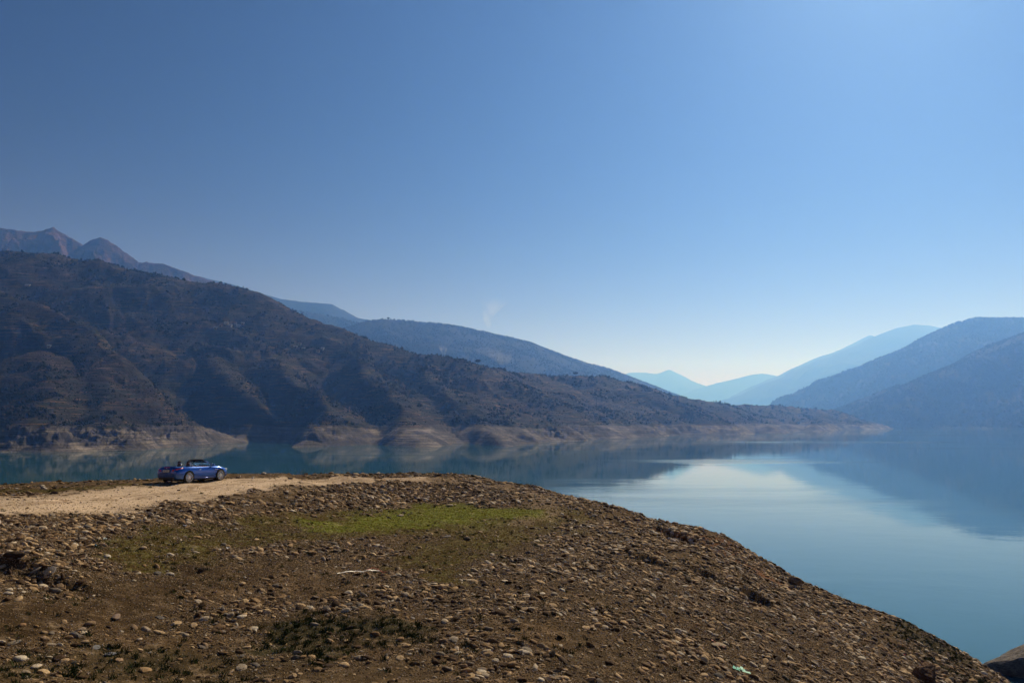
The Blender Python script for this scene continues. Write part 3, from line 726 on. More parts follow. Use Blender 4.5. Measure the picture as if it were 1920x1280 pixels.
for key, cnt, lo, hi, sd_, lab in (('D', 110000, 3.2, 7, 41, 'wood covering the hill behind the promontory'), ('G', 70000, 4.5, 9, 42, 'wood covering the nearest mountain on the right'), ('H', 70000, 6, 12, 43, 'wood covering the broad mountain on the right'), ('E2', 12000, 5, 9, 44, 'wood on the low blue ridge at the left')):
    x, y, z, r = grid_pick(cnt, sd_, *rm[key])
    keep = (z > 3) & (r.random(len(x)) < sstep(-.5, .4, fbm(x / 160, y / 160, 3, 620)) * .8 + .2)
    x, y, z = x[keep], y[keep], z[keep]; n = len(x); s = r.uniform(lo, hi, n)
    instancer('wood', np.stack([x, y, z - .6], -1), UPN(n), np.stack([s, s, s * r.uniform(.8, 1.2, n)], -1), r.integers(3, 9, n), 7, tk, lab, upright=True)
# single trees that stand out
def solo_tree(u, v, d, h, w_, lab, seed, group=None):
    p = at(u, v, d); r = random.Random(seed)
    root = bpy.data.objects.new('tree', None); col.objects.link(root); root.location = p; root['label'] = lab; root['category'] = 'tree'
    bm = bmesh.new()
    bmesh.ops.create_cone(bm, cap_ends=True, segments=8, radius1=h * .035, radius2=h * .018, depth=h * .6, matrix=Matrix.Translation((0, 0, h * .28)))
    for q in range(5):
        a = r.uniform(0, 6.28); m = Matrix.Translation((0, 0, h * (.4 + .07 * q))) @ Matrix.Rotation(a, 4, 'Z') @ Matrix.Rotation(.9, 4, 'Y') @ Matrix.Translation((0, 0, h * .14))
        bmesh.ops.create_cone(bm, cap_ends=False, segments=5, radius1=h * .014, radius2=h * .006, depth=h * .28, matrix=m)
    me = bpy.data.meshes.new('trunk'); bm.to_mesh(me); bm.free(); link('trunk', me, BARK, root)
    bm = bmesh.new()
    for q in range(260):
        dd = Vector((r.gauss(0, 1), r.gauss(0, 1), r.gauss(0, .8))).normalized() * r.uniform(.45, 1)
        c = Vector((dd.x * w_ * .5, dd.y * w_ * .5, h * .68 + dd.z * h * .3)); e = h * .075
        a = Vector((r.gauss(0, 1), r.gauss(0, 1), r.gauss(0, 1))).normalized(); b = a.cross(Vector((0.3, .2, 1))).normalized()
        bm.faces.new([bm.verts.new(c + a * e), bm.verts.new(c + b * e), bm.verts.new(c - a * e * .9), bm.verts.new(c - b * e * 1.1)])
    me = bpy.data.meshes.new('crown'); bm.to_mesh(me); bm.free(); link('crown', me, LEAF, root)
BARK = plain('bark', (.05, .035, .025), .9)
solo_tree(728, 601, 2880, 13, 11, 'lone round tree on the skyline of the wooded hill', 1)
solo_tree(1079, 705, 1790, 10.5, 13, 'wide tree on the flat top of the promontory', 2)
solo_tree(1063, 705.5, 1770, 6, 7, 'small tree left of the wide tree on the flat promontory', 3)
solo_tree(896, 684, 1450, 11, 11, 'bushy tree at the notch where the promontory begins', 4)
solo_tree(893, 797, 1020, 6, 5, 'small tree just above the pale shore face', 5)
solo_tree(553, 590, 1455, 6, 6, 'tree on the upper skyline of the big left hill', 6)
solo_tree(1320, 756, 2240, 9, 8, 'tree on the skyline near the far end of the promontory', 7)

# ------------------------------------------------------------------ little houses on the hillside
WALLW, WALLC, ROOFM, ROOFR, WIN = plain('whitewash', (.42, .40, .37), .8), plain('cream_wall', (.30, .24, .18), .8), plain('tin_roof', (.30, .31, .33), .5), plain('brown_roof', (.16, .09, .06), .8), plain('dark_window', (.02, .02, .025), .2)
def house(u, v, w_, d_, h_, rz, wall, roof, lab, grp):
    p = at(u, v, 1000); dirn = (p - np.array([0, 0, CAM_Z])) / 1000          # walk along the line of sight to the slope
    ts = np.linspace(600, 3300, 2500); q = np.array([0, 0, CAM_Z]) + dirn[None] * ts[:, None]
    hh = near_height(q[:, 0], q[:, 1]); k = np.argmax(hh > q[:, 2]); p = q[k]
    root = bpy.data.objects.new('house', None); col.objects.link(root); root.location = (p[0], p[1], hh[k] - .4); root.rotation_euler = (0, 0, rz)
    root['label'] = lab; root['category'] = 'house'; root['group'] = grp
    def box(name, x0, x1, y0, y1, z0, z1, mat, par):
        bm = bmesh.new(); bmesh.ops.create_cube(bm, size=1)
        for v_ in bm.verts: v_.co = Vector((x0 + (v_.co.x + .5) * (x1 - x0), y0 + (v_.co.y + .5) * (y1 - y0), z0 + (v_.co.z + .5) * (z1 - z0)))
        me = bpy.data.meshes.new(name); bm.to_mesh(me); bm.free(); return link(name, me, mat, par)
    wl = box('wall', -w_ / 2, w_ / 2, -d_ / 2, d_ / 2, -1.5, h_, wall, root)
    bm = bmesh.new(); e = .5
    vs = [bm.verts.new(c) for c in ((-w_ / 2 - e, -d_ / 2 - e, h_), (w_ / 2 + e, -d_ / 2 - e, h_), (w_ / 2 + e, d_ / 2 + e, h_), (-w_ / 2 - e, d_ / 2 + e, h_), (-w_ / 2 - e, 0, h_ + 1.5), (w_ / 2 + e, 0, h_ + 1.5))]
    for f in ((0, 1, 5, 4), (2, 3, 4, 5), (0, 4, 3), (1, 2, 5), (3, 2, 1, 0)): bm.faces.new([vs[i] for i in f])
    me = bpy.data.meshes.new('roof'); bm.to_mesh(me); bm.free(); link('roof', me, roof, root)
    nw = max(2, int(w_ / 3))
    for i in range(nw):
        cx = -w_ / 2 + w_ * (i + .5) / nw; box('window', cx - .5, cx + .5, -d_ / 2 - .06, -d_ / 2 + .1, 1.0, 2.2, WIN, wl)
    box('door', -.45, .45, -d_ / 2 - .05, -d_ / 2 + .1, 0, 2.0, ROOFR, wl)
hr = random.Random(4)
ORD = ('leftmost', 'second from the left', 'third from the left', 'fourth from the left', 'third from the right', 'second from the right', 'rightmost')
for i, (u, v) in enumerate([(404,617),(414,612),(424,608),(432,612),(441,607),(447,612),(455,608)]):
    house(u, v, hr.uniform(4, 6.5), 3.5, 2.3, hr.uniform(-.3, .3), hr.choice([WALLW, WALLC]), hr.choice([ROOFM, ROOFM, ROOFR]), ORD[i] + ' of the pale houses in the upper hamlet', 'houses of the upper hamlet')
for i, (u, v) in enumerate([(554,652),(562,646),(569,655),(596,661),(605,655)]):
    house(u, v, hr.uniform(4, 6.5), 3.5, 2.3, hr.uniform(-.3, .3), hr.choice([WALLW, WALLC]), hr.choice([ROOFM, ROOFR]), ('leftmost', 'second from the left', 'middle one', 'second from the right', 'rightmost')[i] + ' of the pale houses in the lower hamlet', 'houses of the lower hamlet')
house(92, 652, 4, 3, 2.2, .1, WALLW, ROOFM, 'single white house on the left spur', 'single houses'); house(52, 537, 8, 4, 2.4, 0, WALLC, ROOFM, 'long pale house high on the far left slope', 'single houses')
house(966, 690, 9, 6, 4, .2, WALLW, ROOFR, 'white house beside the road on the promontory top', 'single houses')

# ------------------------------------------------------------------ smoke
def plume(pts, dens, lab, seed):
    """pts: world centre + radius along the plume"""
    bm = bmesh.new(); rings = []
    for c, rad in pts:
        rings.append([bm.verts.new(Vector(c) + Vector((math.cos(a) * rad, math.sin(a) * rad * .8, 0))) for a in [k * math.tau / 12 for k in range(12)]])
    for a, b in zip(rings[:-1], rings[1:]):
        for k in range(12): bm.faces.new([a[k], a[(k + 1) % 12], b[(k + 1) % 12], b[k]])
    bm.faces.new(rings[0][::-1]); bm.faces.new(rings[-1])
    bmesh.ops.recalc_face_normals(bm, faces=bm.faces)
    me = bpy.data.meshes.new('smoke'); bm.to_mesh(me); bm.free()
    t = NT('smoke'); pos = t.n('ShaderNodeNewGeometry').outputs['Position']
    R0 = pts[-1][1]
    nz = t.noise(1.6 / R0, 4, .6, pos, (1, 1, .6), seed)
    gz = t.n('ShaderNodeTexCoord').outputs['Generated']; sep = t.n('ShaderNodeSeparateXYZ', {0: gz})
    top = t.step(sep.outputs[2], .1, 1.0, 1, 0)
    d = t.math('MULTIPLY', t.step(nz, .36, .66), t.math('MULTIPLY', top, dens))
    pv = t.n('ShaderNodeVolumePrincipled', {'Density': d}); pv.inputs['Color'].default_value = (.9, .9, .92, 1); pv.inputs['Anisotropy'].default_value = .3
    t.t.links.new(pv.outputs[0], t.out.inputs['Volume'])
    o = link('smoke', me, t.m, label=lab, kind='stuff')
def pl(uvr, d): return [(at(u, v, d), rr) for u, v, rr in uvr]
plume(pl([(917,622,9),(916,610,13),(914,600,19),(916,590,27),(922,580,40),(927,568,58),(930,554,74)], 3350), .012, 'faint white smoke plume rising above the wooded hill', 2)
plume(pl([(833,668,3),(832,660,6),(831,652,10),(836,642,16)], 1700), .03, 'thin smoke rising from the notch of the left hill', 5)
plume(pl([(945,684,10),(940,672,26),(925,660,44),(930,648,60)], 1900), .0055, 'faint smoke drifting over the promontory', 8)

# ------------------------------------------------------------------ turf, weeds and dry plants on the bank
def tuft_mesh(i, nb=9, h=1., spread=.5):
    r = random.Random(500 + i); bm = bmesh.new()
    for k in range(nb):
        a = r.uniform(0, 6.28); o = Vector((r.uniform(-.5, .5), r.uniform(-.5, .5), -.05)); tip = o + Vector((math.cos(a) * spread * r.random(), math.sin(a) * spread * r.random(), h * r.uniform(.6, 1)))
        s = Vector((-math.sin(a), math.cos(a), 0)) * .06
        mid = (o + tip) * .5 + Vector((0, 0, .1))
        v = [bm.verts.new(o - s), bm.verts.new(o + s), bm.verts.new(mid + s * .7), bm.verts.new(tip), bm.verts.new(mid - s * .7)]
        bm.faces.new(v)
    me = bpy.data.meshes.new('tuft'); bm.to_mesh(me); bm.free(); return me
def leafy(t, c):
    a = t.n('ShaderNodeBsdfDiffuse', {'Color': c}); b = t.n('ShaderNodeBsdfTranslucent', {'Color': c}); m = t.n('ShaderNodeMixShader', {0: .5, 1: a.outputs[0], 2: b.outputs[0]})
    t.t.links.new(m.outputs[0], t.out.inputs[0]); return t.m
t = NT('turf'); rnd = t.n('ShaderNodeObjectInfo').outputs['Random']
GRASS = leafy(t, t.mix(rnd, (.12, .14, .012), (.21, .21, .03)))
t = NT('dry_grass'); rnd = t.n('ShaderNodeObjectInfo').outputs['Random']
DRY = leafy(t, t.mix(rnd, (.075, .060, .015), (.19, .13, .05)))
t = NT('weeds'); rnd = t.n('ShaderNodeObjectInfo').outputs['Random']
WEED = t.finish(t.mix(rnd, (.020, .035, .010), (.055, .070, .018)), .85)
gk = bpy.data.collections.new('turf_kinds')
for i in range(12):
    m = (GRASS, DRY, WEED)[i // 4]; me = tuft_mesh(i, 10 if i < 8 else 16, 1., .5 if i < 8 else .9); me.materials.append(m)
    gk.objects.link(bpy.data.objects.new('k%02d' % i, me))
x, y, r = scatter(260000, 77, 12, 64); zz = zlook(x, y)
pg = zz['grass'] * .7; pd = np.clip(zz['olive'] * .40 + zz['dirt_shade'] * .12 + .012, 0, 1); pw = zz['moss_shade'] * .35 + .012 * (1 + fbm(x / 2, y / 2, 2, 9) * 3)
pr = np.stack([pg, pd * (1 - zz['track']), np.clip(pw, 0, 1) * (1 - zz['track'])], 0); u_ = r.random(len(x))
k = np.where(u_ < pr[0], 0, np.where(u_ < pr[0] + pr[1], 1, np.where(u_ < pr.sum(0), 2, -1)))
ok = (k >= 0) & (look(RD, x, y) < 5); x, y, k = x[ok], y[ok], k[ok]; n = len(x)
s = np.choose(k, [r.uniform(.025, .06, n), r.uniform(.03, .07, n), r.uniform(.04, .14, n)])

instancer('grass', np.stack([x, y, look(Zg, x, y)], -1), gnormal(x, y), np.stack([s * 1.3, s * 1.3, s], -1), k * 4 + r.integers(0, 4, n), 8, gk, 'short green and dry grass growing between the stones', upright=True)

def dry_plant(u, v, h, n, lab, seed, dens=1., mat=None):
    p = gw(u, v); r = random.Random(seed); bm = bmesh.new()
    def twig(a, d, L, rad, lev):
        k = 4; pts = [a]
        for i in range(k): d = (d + Vector((r.gauss(0, .18), r.gauss(0, .18), r.gauss(0, .1)))).normalized(); pts.append(pts[-1] + d * L / k)
        for i, (q0, q1) in enumerate(zip(pts[:-1], pts[1:])):
            m = Matrix.Translation((q0 + q1) / 2) @ (q1 - q0).to_track_quat('Z', 'Y').to_matrix().to_4x4()
            bmesh.ops.create_cone(bm, cap_ends=False, segments=4, radius1=rad * (1 - i * .2), radius2=rad * (.8 - i * .2), depth=(q1 - q0).length * 1.03, matrix=m)
            if lev and i: 
                for s_ in range(2): twig(q1, (d + Vector((r.gauss(0, .7), r.gauss(0, .7), r.gauss(.2, .3)))).normalized(), L * .4, rad * .5, lev - 1)
    for i in range(n): 
        a = r.uniform(0, 6.28); twig(Vector((r.uniform(-.1, .1), r.uniform(-.1, .1), -.03)), Vector((math.cos(a) * .6, math.sin(a) * .6, 1)).normalized(), h * r.uniform(.6, 1), .007, 1)
    me = bpy.data.meshes.new('dry_plant'); bm.to_mesh(me); bm.free()
    o = link('dry_plant', me, mat or TWIG, label=lab, category='plant'); o.location = (p[0], p[1], ground_h(p[0:1], p[1:2])[0])
TWIG = plain('dry_twigs', (.20, .13, .08), .8); TWIGD = plain('dark_twigs', (.035, .028, .018), .8)
dry_plant(438, 1022, .75, 6, 'leafless dry weed with long stems on the olive turf', 1)
dry_plant(468, 1020, .5, 4, 'low dry twigs right of the tall leafless weed', 2)
dry_plant(568, 902, .8, 7, 'pale leafless bush on the rim right of the car', 3)
dry_plant(690, 1032, .6, 5, 'leafless dry weed below the left end of the bright grass', 4)
dry_plant(1095, 1022, .5, 5, 'dry brown weed where the path bends down', 5)
for i, (u, v, hh) in enumerate(((1532,1114,.55),(1552,1124,.7),(1568,1131,.6),(1586,1139,.45))):
    dry_plant(u, v + 2, hh, 3, ('first', 'second', 'third', 'last')[i] + ' dark stalk clump down the right skyline below the tan block', 20 + i, mat=TWIGD)
dry_plant(1400, 1092, .5, 14, 'dense dark dry bush growing over the slumped hollow', 30, mat=TWIGD)
dry_plant(1232, 1055, .5, 10, 'brown dry tussock on the right slope', 31)

# ------------------------------------------------------------------ litter
def strip(name, uv, w_, mat, lab, cat, lift=.075, wav=.03):
    P = [gw(u, v) for u, v in uv]; bm = bmesh.new(); prev = None; r = random.Random(len(uv))
    pts = []
    for a, b in zip(P[:-1], P[1:]):
        for k in range(8): pts.append(a + (b - a) * k / 8)
    for i, q in enumerate(pts):
        q = np.array([q[0] + r.gauss(0, wav), q[1] + r.gauss(0, wav), 0]); q[2] = ground_h(q[0:1], q[1:2])[0] + lift + abs(r.gauss(0, .012))
        a = bm.verts.new(q + np.array([0, -w_ * r.uniform(.6, 1.2), 0])); b = bm.verts.new(q + np.array([0, w_ * r.uniform(.6, 1.2), w_ * .5]))
        if prev: bm.faces.new([prev[0], a, b, prev[1]])
        prev = (a, b)
    me = bpy.data.meshes.new(name); bm.to_mesh(me); bm.free()
    o = link(name, me, mat, label=lab, category=cat); md = o.modifiers.new('thickness', 'SOLIDIFY'); md.thickness = .006
strip('plastic_strip', [(632,1078),(660,1074),(690,1071),(708,1070)], .03, plain('white_plastic', (.62, .58, .54), .5), 'long torn white plastic strip on the gravel left of centre', 'plastic strip')
strip('red_string', [(688,1069),(700,1066),(708,1068),(720,1073)], .014, plain('red_string', (.45, .06, .03), .7), 'thin red string at the right end of the white strip', 'string')
strip('green_net', [(1376,1258),(1384,1264),(1390,1262),(1394,1268)], .045, plain('green_net', (.02, .42, .30), .6), 'crumpled turquoise green net scrap low on the right slope', 'net scrap', .05, .06)
strip('orange_cord', [(1334,1203),(1340,1207),(1348,1213),(1353,1216)], .018, plain('orange_cord', (.45, .10, .03), .7), 'orange red cord above the cream flat stone', 'cord')
def wrapper(u, v, s, c, lab):
    p = gw(u, v); bm = bmesh.new(); r = random.Random(int(u)); bmesh.ops.create_grid(bm, x_segments=6, y_segments=5, size=s)
    for q in bm.verts: q.co.z = r.uniform(0, s * .7); q.co.x += r.gauss(0, s * .1)
    me = bpy.data.meshes.new('wrapper'); bm.to_mesh(me); bm.free()
    o = link('wrapper', me, plain('wrapper', c, .4), label=lab, category='litter'); o.location = (p[0], p[1], ground_h(p[0:1], p[1:2])[0] + .03); o.rotation_euler = (.2, .1, r.random() * 3)
    md = o.modifiers.new('thickness', 'SOLIDIFY'); md.thickness = .004
wrapper(178, 1023, .05, (.05, .35, .65), 'small blue wrapper under a stone on the left bank')
wrapper(427, 1030, .06, (.65, .66, .70), 'white crumpled wrapper at the foot of the leafless weed')
wrapper(197, 1012, .05, (.5, .6, .58), 'pale green scrap among stones at upper left')
wrapper(346, 984, .06, (.45, .52, .7), 'pale blue scrap on the stony bank below the car')
wrapper(1694, 1226, .07, (.55, .05, .04), 'red wrapper low on the right slope')

# ------------------------------------------------------------------ road and bare cuts on the far hill are in the hill material

# ------------------------------------------------------------------ the blue open car
def carmat(name, c, **kw):
    t = NT(name); b = t.n('ShaderNodeBsdfPrincipled')
    for k, v in {'Base Color': (*c, 1), **kw}.items(): b.inputs[k].default_value = v
    t.t.links.new(b.outputs[0], t.out.inputs[0]); return t.m
PAINT = carmat('blue_paint', (.001, .072, .36), Metallic=.6, Roughness=.2, **{'Coat Weight': 1., 'Coat Roughness': .04})
BLACK = carmat('black_trim', (.012, .012, .013), Roughness=.35); RUB = carmat('rubber', (.018, .018, .018), Roughness=.8)
CHR = carmat('chrome', (.75, .75, .77), Metallic=1., Roughness=.12); RIMM = carmat('alloy', (.55, .55, .57), Metallic=.9, Roughness=.25)
REDL = carmat('red_lens', (.50, .012, .012), Roughness=.12, **{'Coat Weight': 1.}); GLS = carmat('glass', (.55, .68, .66), Roughness=.02, **{'Transmission Weight': 1., 'IOR': 1.1})
LEA = carmat('leather', (.020, .018, .020), Roughness=.5); LEAR = carmat('red_leather', (.40, .02, .02), Roughness=.5); PLT = carmat('plate_white', (.75, .75, .73), Roughness=.4); DRK = carmat('underbody', (.01, .01, .01), Roughness=.9)
HL = carmat('headlight_glass', (.7, .72, .75), Roughness=.05, Metallic=.3)
car = bpy.data.objects.new('parked_car', None); col.objects.link(car)
car['label'] = 'blue two seat convertible parked with its roof down on the pale track'; car['category'] = 'car'
def bmobj(name, bm, mat, par, smooth=False, bevel=0, sub=0):
    if smooth:
        for f in bm.faces: f.smooth = True
    me = bpy.data.meshes.new(name); bm.to_mesh(me); bm.free(); o = link(name, me, mat, par)
    if bevel:
        m = o.modifiers.new('bevel', 'BEVEL'); m.width = bevel; m.segments = 2; m.limit_method = 'ANGLE'
    if sub:
        m = o.modifiers.new('sub', 'SUBSURF'); m.levels = sub; m.render_levels = sub
    return o
def bbox(bm, x0, x1, y0, y1, z0, z1, mtx=None):
    g = bmesh.ops.create_cube(bm, size=1)
    for v in g['verts']:
        v.co = Vector((x0 + (v.co.x + .5) * (x1 - x0), y0 + (v.co.y + .5) * (y1 - y0), z0 + (v.co.z + .5) * (z1 - z0)))
        if mtx is not None: v.co = mtx @ v.co
    return g
# x, deck centre z, shoulder z, shoulder half width, widest half width, height of widest, sill z, sill half width
ST = [(-2.07,.70,.66,.60,.70,.58,.34,.60),(-2.03,.93,.84,.66,.78,.60,.28,.68),(-1.96,1.005,.915,.72,.83,.62,.25,.74),(-1.80,1.00,.93,.77,.865,.64,.22,.79),(-1.55,.99,.94,.80,.89,.66,.20,.83),
      (-1.20,.985,.945,.82,.905,.66,.19,.85),(-.90,.975,.935,.82,.90,.66,.18,.855),(-.55,.96,.92,.815,.885,.66,.18,.85),(-.10,.945,.905,.81,.875,.65,.18,.845),(.30,.95,.90,.81,.875,.64,.18,.845),(.62,.985,.90,.81,.88,.64,.18,.85),
      (.90,.965,.885,.815,.885,.64,.18,.85),(1.20,.925,.855,.82,.895,.62,.19,.85),(1.50,.875,.80,.79,.88,.60,.20,.82),(1.75,.81,.72,.72,.83,.56,.20,.77),(1.93,.72,.63,.60,.73,.50,.21,.66),(2.04,.60,.53,.46,.58,.44,.23,.50),(2.07,.48,.45,.36,.46,.40,.27,.40)]
bm = bmesh.new(); rows = []
for (X_, zc, zs_, ws, wm, zm, zb, wb) in ST:
    half = [(0, zc), (ws * .45, zc - .004), (ws * .82, zs_ + (zc - zs_) * .45), (ws, zs_), (ws + (wm - ws) * .72, zs_ - (zs_ - zm) * .42), (wm, zm), (wm * .992, zm - (zm - zb) * .45), (wb + .012, zb + .07), (wb, zb), (wb * .5, zb)]
    prof = half + [(-y_, z_) for y_, z_ in half[1:][::-1]]
    rows.append([bm.verts.new((X_, y_, z_)) for y_, z_ in prof])
for a, b in zip(rows[:-1], rows[1:]):
    m = len(a)
    for k in range(m): bm.faces.new([a[k], a[(k + 1) % m], b[(k + 1) % m], b[k]])
def cap(rw, flip):
    m = len(rw); h_ = m // 2
    for k in range(h_):
        a, b = k, (m - k) % m; c, d = (m - k - 1) % m, k + 1
        q = [rw[a], rw[d], rw[c], rw[b]]; q = list(dict.fromkeys(q))
        if len(q) >= 3: bm.faces.new(q[::-1] if flip else q)
cap(rows[0], False); cap(rows[-1], True)
bmesh.ops.recalc_face_normals(bm, faces=bm.faces)
body = bmobj('body', bm, PAINT, car, smooth=True, sub=2)
cm = bmesh.new()
for wx in (-1.20, 1.23):
    for s in (-1, 1):
        bmesh.ops.create_cone(cm, cap_ends=True, segments=40, radius1=.375, radius2=.375, depth=.36, matrix=Matrix.Translation((wx, s * .83, .335)) @ Matrix.Rotation(math.pi / 2, 4, 'X'))
bbox(cm, -.98, .56, -.69, .69, .38, 1.3)
me = bpy.data.meshes.new('cut'); cm.to_mesh(me); cm.free(); me.materials.append(DRK)
cut = bpy.data.objects.new('cut', me); col.objects.link(cut)
md = body.modifiers.new('openings', 'BOOLEAN'); md.object = cut; md.operation = 'DIFFERENCE'; md.solver = 'EXACT'; md.material_mode = 'TRANSFER'
bpy.context.view_layer.update(); dg = bpy.context.evaluated_depsgraph_get()
nm = bpy.data.meshes.new_from_object(body.evaluated_get(dg)); body.modifiers.clear(); body.data = nm; nm.name = 'body'
bpy.data.objects.remove(cut)
# wheels
def wheel(wx, s):
    w_ = bpy.data.objects.new('wheel', None); col.objects.link(w_); w_.parent = car; w_.location = (wx, s * .79, .325); w_.rotation_euler = (0, 0, 0 if s < 0 else math.pi)
    bm = bmesh.new(); prof = [(.245, -.10), (.31, -.11), (.325, -.08), (.325, .08), (.31, .11), (.245, .10)]; N_ = 40; R_ = []
    for k in range(N_):
        a = k * math.tau / N_; R_.append([bm.verts.new((math.cos(a) * r_, y_, math.sin(a) * r_)) for r_, y_ in prof])
    for k in range(N_):
        a, b = R_[k], R_[(k + 1) % N_]
        for q in range(len(prof)): bm.faces.new([a[q], a[(q + 1) % 6], b[(q + 1) % 6], b[q]])
    bmesh.ops.recalc_face_normals(bm, faces=bm.faces); bmobj('tyre', bm, RUB, w_, smooth=True)
    bm = bmesh.new(); prof = [(.248, -.105), (.232, -.105), (.225, -.05), (.225, .10), (.248, .10)]; R_ = []
    for k in range(N_):
        a = k * math.tau / N_; R_.append([bm.verts.new((math.cos(a) * r_, y_, math.sin(a) * r_)) for r_, y_ in prof])
    for k in range(N_):
        a, b = R_[k], R_[(k + 1) % N_]
        for q in range(len(prof)): bm.faces.new([a[q], a[(q + 1) % 5], b[(q + 1) % 5], b[q]])
    for k in range(15):
        mtx = Matrix.Rotation(k * math.tau / 15, 4, 'Y'); bbox(bm, .035, .232, -.095, -.07, -.0115, .0115, mtx)
    bmesh.ops.create_cone(bm, cap_ends=True, segments=24, radius1=.055, radius2=.055, depth=.05, matrix=Matrix.Translation((0, -.085, 0)) @ Matrix.Rotation(math.pi / 2, 4, 'X'))
    bmesh.ops.recalc_face_normals(bm, faces=bm.faces); bmobj('rim', bm, RIMM, w_)
    bm = bmesh.new(); bmesh.ops.create_cone(bm, cap_ends=True, segments=28, radius1=.17, radius2=.17, depth=.02, matrix=Matrix.Rotation(math.pi / 2, 4, 'X')); bmobj('brake_disc', bm, BLACK, w_)
for wx in (-1.20, 1.23):
    for s in (-1, 1): wheel(wx, s)
def tube(bm, pts, r_, seg=8):
    for a, b in zip(pts[:-1], pts[1:]):
        a, b = Vector(a), Vector(b)
        bmesh.ops.create_cone(bm, cap_ends=True, segments=seg, radius1=r_, radius2=r_, depth=(b - a).length + r_ * .6, matrix=Matrix.Translation((a + b) / 2) @ (b - a).to_track_quat('Z', 'Y').to_matrix().to_4x4())
# windscreen with frame
bm = bmesh.new()
base = [(.84, -.74, .93), (.98, -.45, .985), (1.02, 0, .995), (.98, .45, .985), (.84, .74, .93)]; topp = [(.13, -.575, 1.255), (.17, -.33, 1.285), (.18, 0, 1.295), (.17, .33, 1.285), (.13, .575, 1.255)]
A_ = [bm.verts.new(p) for p in base]; B_ = [bm.verts.new(p) for p in topp]
for k in range(4): bm.faces.new([A_[k], A_[k + 1], B_[k + 1], B_[k]])
g = bmobj('windscreen', bm, GLS, car, smooth=True); m = g.modifiers.new('t', 'SOLIDIFY'); m.thickness = .006
bm = bmesh.new()
for s in (-1, 1): tube(bm, [(.86, s * .75, .92), (.50, s * .67, 1.09), (.13, s * .58, 1.262)], .030)
bmobj('windscreen_pillar', bm, carmat('pillar_paint', (.10, .16, .42), Metallic=.5, Roughness=.15, **{'Coat Weight': 1.}), g, smooth=True)
bm = bmesh.new(); tube(bm, [(.11, -.60, 1.262), (.15, -.33, 1.295), (.16, 0, 1.305), (.15, .33, 1.295), (.11, .60, 1.262)], .042)
bbox(bm, .02, .14, -.52, .52, 1.262, 1.30); bmobj('windscreen_header', bm, BLACK, g, smooth=False)
bm = bmesh.new(); bbox(bm, .16, .22, -.11, .11, 1.17, 1.235); bmobj('rear_view_mirror', bm, BLACK, g, bevel=.01)
# cockpit
bm = bmesh.new(); bbox(bm, .30, .60, -.68, .68, .62, .93); bmobj('dashboard', bm, LEA, car, bevel=.06)
bm = bmesh.new()
pts = [(.16 + .06 * math.sin(a), -.36 + .18 * math.cos(a), .90 + .17 * math.sin(a)) for a in [k * math.tau / 20 for k in range(21)]]; tube(bm, pts, .016, 6); tube(bm, [(.16, -.52, .90), (.16, -.20, .90)], .014, 6); tube(bm, [(.17, -.36, .9), (.36, -.36, .82)], .025, 6)
bmobj('steering_wheel', bm, LEA, car, smooth=True)
for s in (-1, 1):
    st = bpy.data.objects.new('seat', None); col.objects.link(st); st.parent = car; st.location = (-.40, s * .36, .40)
    bm = bmesh.new(); bbox(bm, -.25, .28, -.25, .25, 0, .20); bmobj('cushion', bm, LEAR, st, bevel=.06)
    mt = Matrix.Translation((-.22, 0, .16)) @ Matrix.Rotation(-.28, 4, 'Y')
    bm = bmesh.new(); bbox(bm, -.07, .07, -.24, .24, 0, .50, mt); bmobj('backrest', bm, LEA, st, bevel=.06)
    bm = bmesh.new(); bbox(bm, -.05, .05, -.12, .12, .52, .74, mt); bmobj('headrest', bm, LEA, st, bevel=.045)
    bm = bmesh.new(); n_ = 12
    hoop = [(-.82, s * .36 + .175 * math.cos(a), .93 + .26 * math.sin(a)) for a in [math.pi * k / n_ for k in range(n_ + 1)]]; tube(bm, hoop, .030, 10)
    rh = bmobj('roll_hoop', bm, CHR, car, smooth=True)
    bm = bmesh.new(); bm.faces.new([bm.verts.new((-.80, s * .36 + .15 * math.cos(a), .93 + .23 * math.sin(a))) for a in [math.pi * k / n_ for k in range(n_ + 1)]])
    q = bmobj('hoop_panel', bm, BLACK, rh); m = q.modifiers.new('t', 'SOLIDIFY'); m.thickness = .03
bm = bmesh.new(); bbox(bm, -1.02, -.93, -.68, .68, .90, .975); bmobj('tonneau_edge', bm, BLACK, car, bevel=.02)
bm = bmesh.new(); bbox(bm, -.9, .3, -.055, .055, .42, .70); bmobj('centre_console', bm, LEA, car, bevel=.02)
